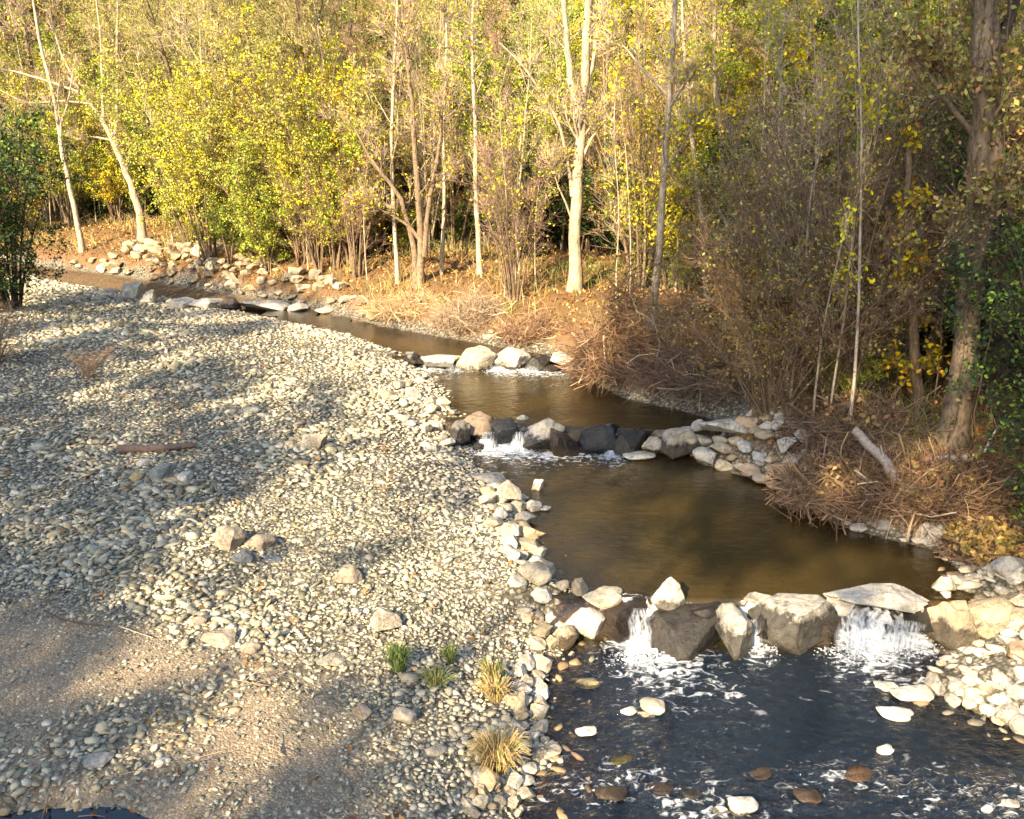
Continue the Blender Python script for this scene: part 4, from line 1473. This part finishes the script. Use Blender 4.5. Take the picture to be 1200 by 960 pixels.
# ------------------------------------------------------------------ left foreground foliage and the trees that shade the bar
def left_bush(px, py, Y, s, label, k=0, tm=T_DARK, kind='evergreen_shrub'):
    p = at(px, py, Y)
    return put(kind, tm[k % len(tm)], (p[0], p[1], gz(p[0], p[1]) - .05), U(0, 6), s, label, 'shrub')


left_bush(10, 340, 27, 1.4, 'dark green feathery shrub leaning in at the left edge above the gravel')
left_bush(-38, 350, 25, 1.3, 'second dark green shrub behind the feathery one at the left edge')
left_bush(2, 452, 19, .42, 'dry brown bush on the gravel at the left edge', 2, T_BSHR, 'dry_bush')
left_bush(110, 480, 18.2, .2, 'small dry twiggy plant on the far gravel left of the plank', 2, T_BSHR, 'dry_bush')
SHADE = []

# ------------------------------------------------------------------ brush piles, logs, grass
def sticks(acc, rg, center, dims, n, L, r, cols, flat=.35, arch=.3, shell=.75):
    a = rg.uniform(0, 6.283, n)
    rad = np.sqrt(rg.uniform(0, 1, n))
    x, y = np.cos(a) * rad * dims[0], np.sin(a) * rad * dims[1]
    top = dims[2] * np.clip(1 - rad ** 2, 0, 1) ** .7 * np.clip(.75 + .75 * fbm2(x, y, 2.2, 2, 8), .15, 1.5)
    z = top * rg.uniform(1 - shell, 1.02, n)
    p = np.stack([x, y, z], 1)
    d = rg.normal(size=(n, 3)) * np.array([1, 1, flat])
    d = unit(d)
    ln = L * rg.uniform(.4, 1.3, n)
    pl = []
    side = unit(np.cross(d, rg.normal(size=(n, 3))))
    for s in np.linspace(-.5, .5, 6):
        pl.append(p + d * (s * ln)[:, None] + side * ((s * s - .12) * ln * arch)[:, None] + rg.normal(size=(n, 3)) * .02)
    pl = np.stack(pl, 1) + np.asarray(center)[None, None]
    g = ground(pl[..., 0].reshape(-1), pl[..., 1].reshape(-1)).reshape(pl.shape[:2])
    pl[..., 2] = np.maximum(pl[..., 2], np.maximum(g, 0) + .01)
    cols = np.asarray(cols)
    c = cols[rg.integers(0, len(cols), n)] * rg.uniform(.7, 1.25, (n, 1))
    tubes(acc, pl, r * rg.uniform(.5, 1.6, n), r * .3, 4, 0, c)
    return pl


STK = [(.20, .11, .06), (.28, .165, .09), (.12, .07, .04), (.36, .24, .14), (.17, .10, .06)]


def brush(px, py, wpx, hpx, deep, n, label, cols=STK, L=1.0, r=.011, seed=1, leafn=0, lift=0):
    g = hit(px, py)
    d = depth_of(g)
    w, h = wpx * d / F / 2, hpx * d / F
    rg = np.random.default_rng(seed)
    a = Acc()
    base = np.array([g[0], g[1] + deep * .5, gz(g[0], g[1] + deep * .5) - .1 + lift])
    sticks(a, rg, base, (w, deep, h), n, L, r * .5, cols, flat=.7, arch=.8)
    br = sticks(a, rg, base, (w * .95, deep * .9, h), max(n // 5, 40), L * 1.5, r * 1.1, cols, flat=.6, arch=.5)
    c1, _ = grow(rg, br, 6, .1, 1., L * .55, 45, .05, 5, .45)
    c2, _ = grow(rg, c1, 3, .2, 1., L * .25, 42, 0., 4, .4)
    for c_, r_ in ((c1, r * .55), (c2, r * .33)):
        c_[..., 2] = np.maximum(c_[..., 2], .03)
        tubes(a, c_, r_, r_ * .3, 3, 0, np.asarray(cols)[rg.integers(0, len(cols), len(c_))] * rg.uniform(.7, 1.2, (len(c_), 1)))
    sticks(a, rg, base, (w * .9, deep * .9, h * .95), n // 16, L * 1.3, r * 1.05, [(.46, .35, .24), (.36, .25, .17), (.28, .18, .11)], arch=.5, shell=.35)
    if leafn:
        k = rg.integers(0, 5, leafn)
        aa, rr = rg.uniform(0, 6.28, leafn), np.sqrt(rg.uniform(0, 1, leafn))
        p = base + np.stack([np.cos(aa) * rr * w, np.sin(aa) * rr * deep, h * np.sqrt(np.clip(1 - rr ** 2, 0, 1)) * rg.uniform(.6, 1.05, leafn) + .05], 1)
        leaves(a, rg, np.stack([p, p + .03], 1), leafn, .10, BRN + [(.38, .23, .12), (.45, .28, .15)], .03)
    o = link('brush_pile', a.mesh('brush_pile', [M_TWIG, M_LEAF], False))
    return tag(o, label, 'brush pile')


brush(722, 446, 84, 150, .8, 1000, 'tall red brown brush pile standing in the water at the far bank', seed=2, L=1.1, leafn=250)
brush(775, 462, 70, 50, .8, 350, 'brown brush pile right of the tall one, over the upper pool', seed=3, L=1.0, cols=[(.16, .10, .065), (.22, .14, .09), (.13, .085, .06)])
brush(548, 388, 70, 38, .7, 600, 'low pile of bent dry stems at the far bank right of the grey clump', seed=4, L=.9, cols=[(.36, .26, .17), (.28, .19, .12), (.42, .32, .22)])
brush(470, 376, 90, 22, .8, 500, 'low straw and twig heap at the far edge of the upper reach', seed=5, L=.7, cols=[(.45, .30, .16), (.38, .24, .12), (.5, .36, .2)])
brush(620, 404, 70, 20, .7, 420, 'thin driftwood litter left of the tall brush pile', seed=15, L=.7)
brush(985, 600, 120, 44, .8, 700, 'red brown brush pile under the fallen log at the middle pool', seed=6, L=.9, leafn=150)
brush(1110, 606, 150, 32, .9, 900, 'wide tangle of dry stems right of the fallen log', seed=7, L=.9, leafn=500)
brush(1170, 655, 90, 30, .6, 350, 'heap of orange dead leaves and stems above the right cobble bank', seed=8, L=.6, leafn=1200)


brush(846, 464, 120, 34, .8, 420, 'low mass of dark fallen stems at the water under the thicket', seed=9, L=1.0, cols=[(.13, .09, .06), (.17, .12, .08), (.10, .075, .055)], leafn=250)
brush(985, 520, 90, 60, .8, 400, 'brown twig mass hanging beside the cobble heap under the thicket', seed=19, L=1.1, cols=[(.17, .115, .075), (.22, .14, .09), (.13, .09, .06)], leafn=300)
brush(1030, 520, 110, 45, .8, 350, 'straggling brown stems behind the top of the fallen log', seed=20, L=1.0, cols=[(.20, .13, .085), (.26, .17, .10)], leafn=300)


def log(path, r0, r1, label, col=(.36, .30, .24), name='driftwood_log', k=8, stubs=2):
    rg = np.random.default_rng(int(path[0][0] * 100) % 9973)
    a = Acc()
    q = smooth_path(path, 12)
    q[1:-1] += rg.normal(size=q[1:-1].shape) * r0 * .15
    tubes(a, q[None], r0, r1, k, 0, np.array(col))
    for e, r in ((q[0], r0), (q[-1], r1)):        # cut ends
        n = unit(q[1] - q[0])
        u = unit(np.cross(n, [.1, .2, 1]))
        w = np.cross(n, u)
        aa = np.arange(8) * math.pi / 4
        v = e + r * .98 * (np.cos(aa)[:, None] * u + np.sin(aa)[:, None] * w)
        a.add(np.concatenate([v, [e]]), [[j, (j + 1) % 8, 8] for j in range(8)], 0, np.tile(np.array(col) * 1.15, (9, 1)))
    if stubs:
        c, t = grow(rg, q[None], stubs, .2, .9, .5, 45, .2, 4)
        tubes(a, c, r1 * .5, r1 * .15, 4, 0, np.tile(np.array(col)[None], (len(c), 1)))
    o = link(name, a.mesh(name, [M_WOOD]))
    return tag(o, label, 'log')


def wood_mat():
    m, ns, ls = new_mat('weathered_wood')
    base = N(ns, 'ShaderNodeVertexColor', layer_name='Col').outputs[0]
    co = N(ns, 'ShaderNodeNewGeometry').outputs['Position']
    n = N(ns, 'ShaderNodeTexNoise', Scale=22.0, Detail=6.0, Roughness=.7)
    ls.new(co, n.inputs['Vector'])
    c = mixc(ns, ls, .9, base, ramp(ns, ls, n.outputs[0], [(.3, (.45, .42, .4)), (.65, (1.2, 1.2, 1.18))]), 'MULTIPLY')
    p = N(ns, 'ShaderNodeBsdfPrincipled', Roughness=.8)
    ls.new(c, p.inputs['Base Color'])
    b = N(ns, 'ShaderNodeBump', Strength=.6, Distance=.02)
    ls.new(n.outputs[0], b.inputs['Height'])
    ls.new(b.outputs[0], p.inputs['Normal'])
    out(ns, ls, p.outputs[0])
    return m


M_WOOD = wood_mat()
Z3 = np.array([0, 0, 1.])


def gp(px, py, lift=.06):
    return hit(px, py) + Z3 * lift


a_, b_ = gp(1066, 606, .3), gp(994, 560, .8)
log([a_, (a_ + b_) / 2 + Z3 * .06, b_], .085, .07, 'grey fallen log leaning on the red brown brush pile', (.33, .27, .22))
log([gp(1085, 549, .12), gp(1105, 548, .14), gp(1130, 547, .1)], .035, .07, 'short grey log lying at the foot of the big leaning trunk', (.42, .36, .30), stubs=0)
log([gp(140, 531, .06), gp(165, 531, .07), gp(190, 530, .07), gp(230, 527, .07)], .085, .045, 'weathered dark brown plank of driftwood lying on the gravel bar', (.15, .095, .07), stubs=0)
log([gp(1150, 552, .3), gp(1165, 530, .5), gp(1185, 527, .45), gp(1215, 540, .3)], .018, .012, 'bare white arching branch at the right frame edge', (.6, .53, .45), name='fallen_branch')
log([gp(52, 718, .03), gp(70, 729, .03), gp(95, 735, .03), gp(120, 738, .03)], .012, .007, 'thin dark forked twig lying on the sandy patch', (.09, .06, .045), name='fallen_branch', k=5, stubs=3)
log([gp(140, 737, .03), gp(160, 744, .03), gp(180, 752, .03)], .010, .006, 'pale thin stick lying at the edge of the sandy patch', (.45, .37, .28), name='fallen_branch', k=5, stubs=0)
log([gp(845, 404, .4), gp(870, 396, .5), gp(905, 386, .5)], .05, .025, 'pale dead branch lying on the thicket bank', (.45, .38, .30), name='fallen_branch', stubs=2)
log([gp(232, 318, .1), gp(235, 300, .3), gp(232, 285, .8), gp(218, 284, .9)], .07, .03, 'bent grey snag standing in the stone facing', (.35, .28, .2), name='dead_snag', stubs=1)


def tuft(px, py, wpx, hpx, n, pal, label, seed):
    g = hit(px, py)
    d = depth_of(g)
    w, h = wpx * d / F / 2, hpx * d / F
    rg = np.random.default_rng(seed)
    a = Acc()
    an = rg.uniform(0, 6.28, n)
    o = np.stack([np.cos(an), np.sin(an), np.zeros(n)], 1)
    b = g + o * (rg.uniform(0, .35, n) * w)[:, None]
    ln = h * rg.uniform(.6, 1.2, n)[:, None]
    out_ = rg.uniform(.1, .9, n)[:, None] * w
    q = np.stack([b, b + o * out_ * .35 + Z3 * ln * .6, b + o * out_ * .85 + Z3 * ln * .95, b + o * out_ * 1.25 + Z3 * ln * .85], 1)
    c = np.asarray(pal)[rg.integers(0, len(pal), n)] * rg.uniform(.7, 1.3, (n, 1))
    tubes(a, q, .0055, .0015, 3, 0, c)
    return tag(link('grass_tuft', a.mesh('grass_tuft', [M_TWIG], False)), label, 'grass tuft')


GR = [(.07, .12, .025), (.10, .15, .04), (.05, .08, .02), (.16, .17, .06)]
DRY = [(.36, .25, .11), (.44, .31, .15), (.28, .19, .08), (.24, .24, .08)]
tuft(467, 786, 34, 30, 260, GR, 'dark green grass tuft on the gravel, leftmost of the tufts', 1)
tuft(527, 776, 26, 22, 90, GR + [(.25, .28, .08)], 'thin green grass tuft among the cream stones', 2)
tuft(512, 806, 44, 20, 130, [(.14, .18, .05), (.22, .20, .08)], 'low sprawling olive weed between the grass tufts', 3)
tuft(577, 800, 34, 24, 150, GR + DRY, 'green tipped grass tuft growing out of dry straw', 4)
tuft(580, 822, 44, 26, 220, DRY, 'dry straw coloured grass tuft under the green tipped one', 5)
tuft(582, 902, 70, 40, 420, DRY, 'wide clump of dry golden grass at the edge of the lower pool', 6)


def falls():
    m, ns, ls = new_mat('white_water')
    p = N(ns, 'ShaderNodeBsdfPrincipled', Roughness=.35)
    p.inputs['Base Color'].default_value = (.5, .54, .58, 1)
    t = N(ns, 'ShaderNodeBsdfTransparent')
    mx = N(ns, 'ShaderNodeMixShader')
    co = N(ns, 'ShaderNodeNewGeometry').outputs['Position']
    mp = N(ns, 'ShaderNodeMapping')
    mp.inputs['Scale'].default_value = (1, .25, .16)
    ls.new(co, mp.inputs[0])
    n = N(ns, 'ShaderNodeTexNoise', Scale=34.0, Detail=5.0, Roughness=.65, Distortion=.4)
    ls.new(mp.outputs[0], n.inputs['Vector'])
    sp = N(ns, 'ShaderNodeSeparateColor')
    ls.new(N(ns, 'ShaderNodeVertexColor', layer_name='Col').outputs[0], sp.inputs[0])
    f = mth(ns, ls, 'ADD', mth(ns, ls, 'MULTIPLY', mth(ns, ls, 'SUBTRACT', n.outputs[0], .5), 3.0), mth(ns, ls, 'MULTIPLY', sp.outputs[1], .62))
    f = mth(ns, ls, 'MULTIPLY', mth(ns, ls, 'MULTIPLY', f, sp.outputs[0], True), .9, True)
    ls.new(f, mx.inputs[0])
    ls.new(t.outputs[0], mx.inputs[1])
    ls.new(p.outputs[0], mx.inputs[2])
    out(ns, ls, mx.outputs[0])
    rg = np.random.default_rng(55)
    drops, df = ico(1)
    for (px, py0, py1, l, w, n_, lab) in (
            (750, 714, 768, 0, .12, 55, 'white chute pouring between the brown wet boulder and the wide wet slab'),
            (884, 728, 757, 0, .07, 26, 'narrow white fall between the two grey boulders of the lowest weir'),
            (1000, 722, 764, 0, .15, 45, 'white fall left under the long flat pale slab'),
            (1052, 728, 760, 0, .28, 46, 'thin curtain of water under the middle of the long flat slab'),
            (572, 506, 528, 1, .12, 40, 'white fall at the left end of the middle weir'),
            (608, 506, 530, 1, .10, 30, 'white fall right of the blue black boulder in the middle weir'),
            (717, 508, 534, 1, .09, 30, 'white fall right of the black white topped boulder'),
            (535, 427, 434, 2, .16, 26, 'small white fall left in the top weir'), (580, 427, 435, 2, .10, 24, 'small white fall in the gap of the top weir'),
            (622, 428, 436, 2, .14, 24, 'small white fall right in the top weir')):
        z0, z1 = (L1, L2, L3)[l], LV[l]
        n_ = int(n_ * .62)
        a_, b_ = P(px, py0, z0), P(px, py1, z1)
        nx, ny = max(8, int(w * 110)), 18
        U_, T_ = np.meshgrid(np.linspace(-1, 1, nx), np.linspace(0, 1, ny))
        U_, T_ = U_.reshape(-1), T_.reshape(-1)
        ruf = fbm(np.stack([U_ * w * 14 + px, T_ * 1.6, np.full_like(U_, .5)], 1), 3, 71)
        ragged = 1 + .25 * fbm(np.stack([T_ * 3 + px, np.sign(U_), np.zeros_like(U_)], 1), 2, 72)
        X_ = a_[0] + (b_[0] - a_[0]) * T_ + U_ * w * 1.15 * (.85 + .45 * T_) * ragged
        Y_ = a_[1] + .05 + (b_[1] - a_[1] - .05) * T_ - .035 * ruf * T_
        Z_ = z0 - .015 + (z1 - z0 + .01) * T_ ** 1.5 + .012 * ruf
        i_ = np.arange(nx * ny).reshape(ny, nx)
        acc = Acc()
        edge = np.clip(1 - np.abs(U_) ** 3, 0, 1)
        acc.add(np.stack([X_, Y_, Z_], 1), np.stack([i_[:-1, :-1], i_[:-1, 1:], i_[1:, 1:], i_[1:, :-1]], -1).reshape(-1, 4), 0,
                np.stack([edge, .35 + .65 * T_, np.zeros_like(T_)], 1))
        # froth and spray thrown up at the foot
        k = n_ * 11
        c = np.stack([b_[0] + rg.normal(0, w * 1.1 + .05, k), b_[1] - np.abs(rg.normal(0, .16, k)) + .06, z1 + np.abs(rg.normal(0, .022, k))], 1)
        sc = rg.uniform(.004, .013, k)[:, None, None] * np.array([1.3, 1.3, .8])
        V = c[:, None] + drops[None] * sc
        acc.add(V.reshape(-1, 3), (df[None] + (np.arange(k) * len(drops))[:, None, None]).reshape(-1, 3))
        tag(link('waterfall', acc.mesh('waterfall', [m])), lab, 'waterfall', 'small falls over the boulder weirs', 'stuff')


falls()


# ground cover on the wooded bank: fallen leaves and grass, past counting
def litter():
    rg = np.random.default_rng(77)
    n = 120000
    x = rg.uniform(-30, 14, n)
    y = rg.uniform(11, 52, n)
    z, sd, left = ground(x, y, True)
    k = (~left) & (sd > .15 + .5 * rg.random(n)) & (sd < 9) & in_view(x, y, z, 60) & ((y > 12.2) | (x > 6.6))
    x, y, z, sd = x[k], y[k], z[k], sd[k]
    p = np.stack([x, y, z + rg.uniform(.01, .07, len(x))], 1)
    a = Acc()
    leaves(a, rg, np.stack([p, p + [.02, .02, 0]], 1), len(p), .11, [(.36, .21, .08), (.28, .15, .06), (.44, .29, .12), (.20, .12, .06), (.5, .36, .16)], .01, mat=0)
    tag(link('leaf_litter', a.mesh('leaf_litter', [M_LEAF], False)), 'orange brown fallen leaves on the wooded bank', 'leaf litter', None, 'stuff')
    # grass: dry straw and green blades
    n = 60000
    x = rg.uniform(-26, 12, n)
    y = rg.uniform(13, 50, n)
    z, sd, left = ground(x, y, True)
    g = fbm2(x, y, .45, 3, 41)
    k = (~left) & (sd > .8) & (sd < 7) & in_view(x, y, z, 60) & (g + rg.normal(0, .3, n) > .0) & ((x < 7.5) | (y > 19))
    x, y, z, g = x[k], y[k], z[k], g[k]
    px = 600 + F * x / (y * .96 + 1.4)
    n = len(x)
    b = np.stack([x, y, z], 1)
    h = rg.uniform(.15, .55, n)[:, None]
    o = rg.normal(size=(n, 3)) * np.array([1, 1, 0]) * .18
    q = np.stack([b, b + o * .5 + Z3 * h * .65, b + o * 1.4 + Z3 * h], 1)
    green = (rg.random(n) < np.where(px > 640, .75, .4))[:, None]
    c = np.where(green, np.array([(.17, .21, .05)]), np.array([(.45, .32, .14)])) * rg.uniform(.6, 1.3, (n, 1))
    a = Acc()
    tubes(a, q, .007, .002, 3, 0, c)
    tag(link('bank_grass', a.mesh('bank_grass', [M_TWIG], False)), 'straw and green grass along the wooded bank', 'grass', None, 'stuff')


litter()


def drift():
    rg = np.random.default_rng(93)
    x, y = rg.uniform(-12, 1, 2600), rg.uniform(6, 26, 2600)
    z, sd, left = ground(x, y, True)
    k = left & (sd > .3) & in_view(x, y, z, 40) & (fbm2(x, y, .7, 2, 61) + rg.normal(0, .35, 2600) > .1)
    p = np.stack([x, y, z + .07], 1)[k]
    a = Acc()
    leaves(a, rg, np.stack([p, p + [.02, .02, 0]], 1), len(p), .075, [(.30, .17, .07), (.22, .12, .05), (.40, .27, .12), (.15, .09, .05)], .02, mat=0)
    q = p[rg.integers(0, len(p), 260)] + [0, 0, .02]
    d = unit(rg.normal(size=q.shape) * [1, 1, .12])
    L = rg.uniform(.12, .5, len(q))[:, None]
    tubes(a, np.stack([q - d * L * .5, q + rg.normal(size=q.shape) * .015, q + d * L * .5], 1), .006, .003, 4, 1, np.array([(.28, .20, .13)]) * rg.uniform(.5, 1.3, (len(q), 1)))
    tag(link('drift_litter', a.mesh('drift_litter', [M_LEAF, M_TWIG], False)), 'dead leaves and bits of twig strewn over the gravel bar', 'leaf litter', None, 'stuff')


drift()

# ------------------------------------------------------------------ sun, sky, shading trees, camera
SUN_AZ, SUN_EL = R(30), R(31)       # the sun stands behind the camera, to its left
SUND = np.array([-math.sin(SUN_AZ) * math.cos(SUN_EL), -math.cos(SUN_AZ) * math.cos(SUN_EL), math.sin(SUN_EL)])

SH = [leafy_tree(91, 13, .07, pal=OLV, nleaf=11500, size=.15, first=.45, wide=.34, keep=1.), leafy_tree(92, 15, .07, pal=YGR, nleaf=11500, size=.16, first=.45, wide=.34, keep=1.), leafy_tree(93, 16, .045, pal=OLV, nleaf=9000, size=.17, first=.7, wide=.24, keep=1.)]


def shade_tree(tx, ty, hc, k, s):
    """a tree of the left bank, out of the frame, whose crown at height hc shades the gravel around (tx, ty)"""
    p = np.array([tx, ty, .6]) + SUND * ((hc - .6) / SUND[2])
    put('shade_tree', SH[k], (p[0], p[1], gz(p[0], p[1]) - .1), U(0, 6), s, 'leafy tree on the near left bank shading the gravel bar', 'tree', 'trees on the near left bank')


for (px, py, hc, k, s) in ((70, 510, 15, 0, 1.15), (225, 540, 14, 1, .95), (230, 415, 15, 0, 1.1), (80, 405, 15, 1, 1.1), (310, 468, 15, 0, .8), (40, 650, 14, 1, .95), (300, 622, 15, 0, .85),
                           (110, 790, 14, 0, .85), (150, 915, 14, 1, .85), (-120, 860, 14, 0, .8), (50, 725, 14, 1, .8), (270, 850, 14, 0, .75), (330, 735, 14, 1, .7), (395, 660, 14, 0, .6), (345, 800, 14, 1, .6), (385, 555, 15, 0, .6), (400, 500, 15, 1, .5)):
    g = P(px, py, .6)
    shade_tree(g[0], g[1], hc, k, s)
for (x, y, z, hc, k, s) in ((5.8, 20, 3, 23, 0, 1.3), (7.8, 21.5, 4, 24, 1, 1.4), (7.6, 18, 3, 22, 0, 1.2), (6.8, 15.6, 2, 22, 0, 1.1), (4.6, 18.6, 1.5, 22, 1, 1.)):
    p = np.array([x, y, z]) + SUND * ((hc - z) / SUND[2])
    put('shade_tree', SH[2], (p[0], p[1], gz(p[0], p[1]) - .1), U(0, 6), s * 1.25, 'tall tree near the viewpoint shading the right bank thicket', 'tree', 'trees on the near left bank')

w = bpy.data.worlds.new('World')
SC.world = w
w.use_nodes = True
nt = w.node_tree
sky = nt.nodes.new('ShaderNodeTexSky')
sky.sky_type = 'NISHITA'
sky.sun_disc = False
sky.sun_elevation = SUN_EL
sky.ozone_density = 1.0
sky.dust_density = 1.0
sky.sun_rotation = math.pi + SUN_AZ
bg = nt.nodes['Background']
bg.inputs['Strength'].default_value = .15
nt.links.new(sky.outputs[0], bg.inputs['Color'])

sl = bpy.data.lights.new('sun', 'SUN')
sl.energy = 5.0
sl.angle = R(.55)
sl.color = (1, .84, .59)
so = bpy.data.objects.new('sun', sl)
C.objects.link(so)
from mathutils import Vector
so.rotation_euler = Vector(SUND).to_track_quat('Z', 'Y').to_euler()

cd = bpy.data.cameras.new('camera')
cd.sensor_fit = 'HORIZONTAL'
cd.sensor_width = 36
cd.lens = 18 / math.tan(R(30))
cd.clip_start = .1
cd.clip_end = 2000
co_ = bpy.data.objects.new('camera', cd)
C.objects.link(co_)
co_.location = (0, 0, CAM_H)
co_.rotation_euler = (R(90) - PITCH, 0, 0)
SC.camera = co_

SC.view_settings.view_transform = 'Standard'
SC.view_settings.look = 'None'
SC.view_settings.exposure = 1.82
SC.view_settings.use_white_balance = True
SC.view_settings.white_balance_temperature = 6950
SC.view_settings.gamma = 1
SC.view_settings.use_curve_mapping = False
SC.cycles.max_bounces = 6
SC.cycles.diffuse_bounces = 3
SC.cycles.glossy_bounces = 3
SC.cycles.transparent_max_bounces = 8
SC.cycles.caustics_reflective = False
SC.cycles.caustics_refractive = False
SC.cycles.use_denoising = True
SC.cycles.sample_clamp_indirect = 6
SC.render.use_persistent_data = False
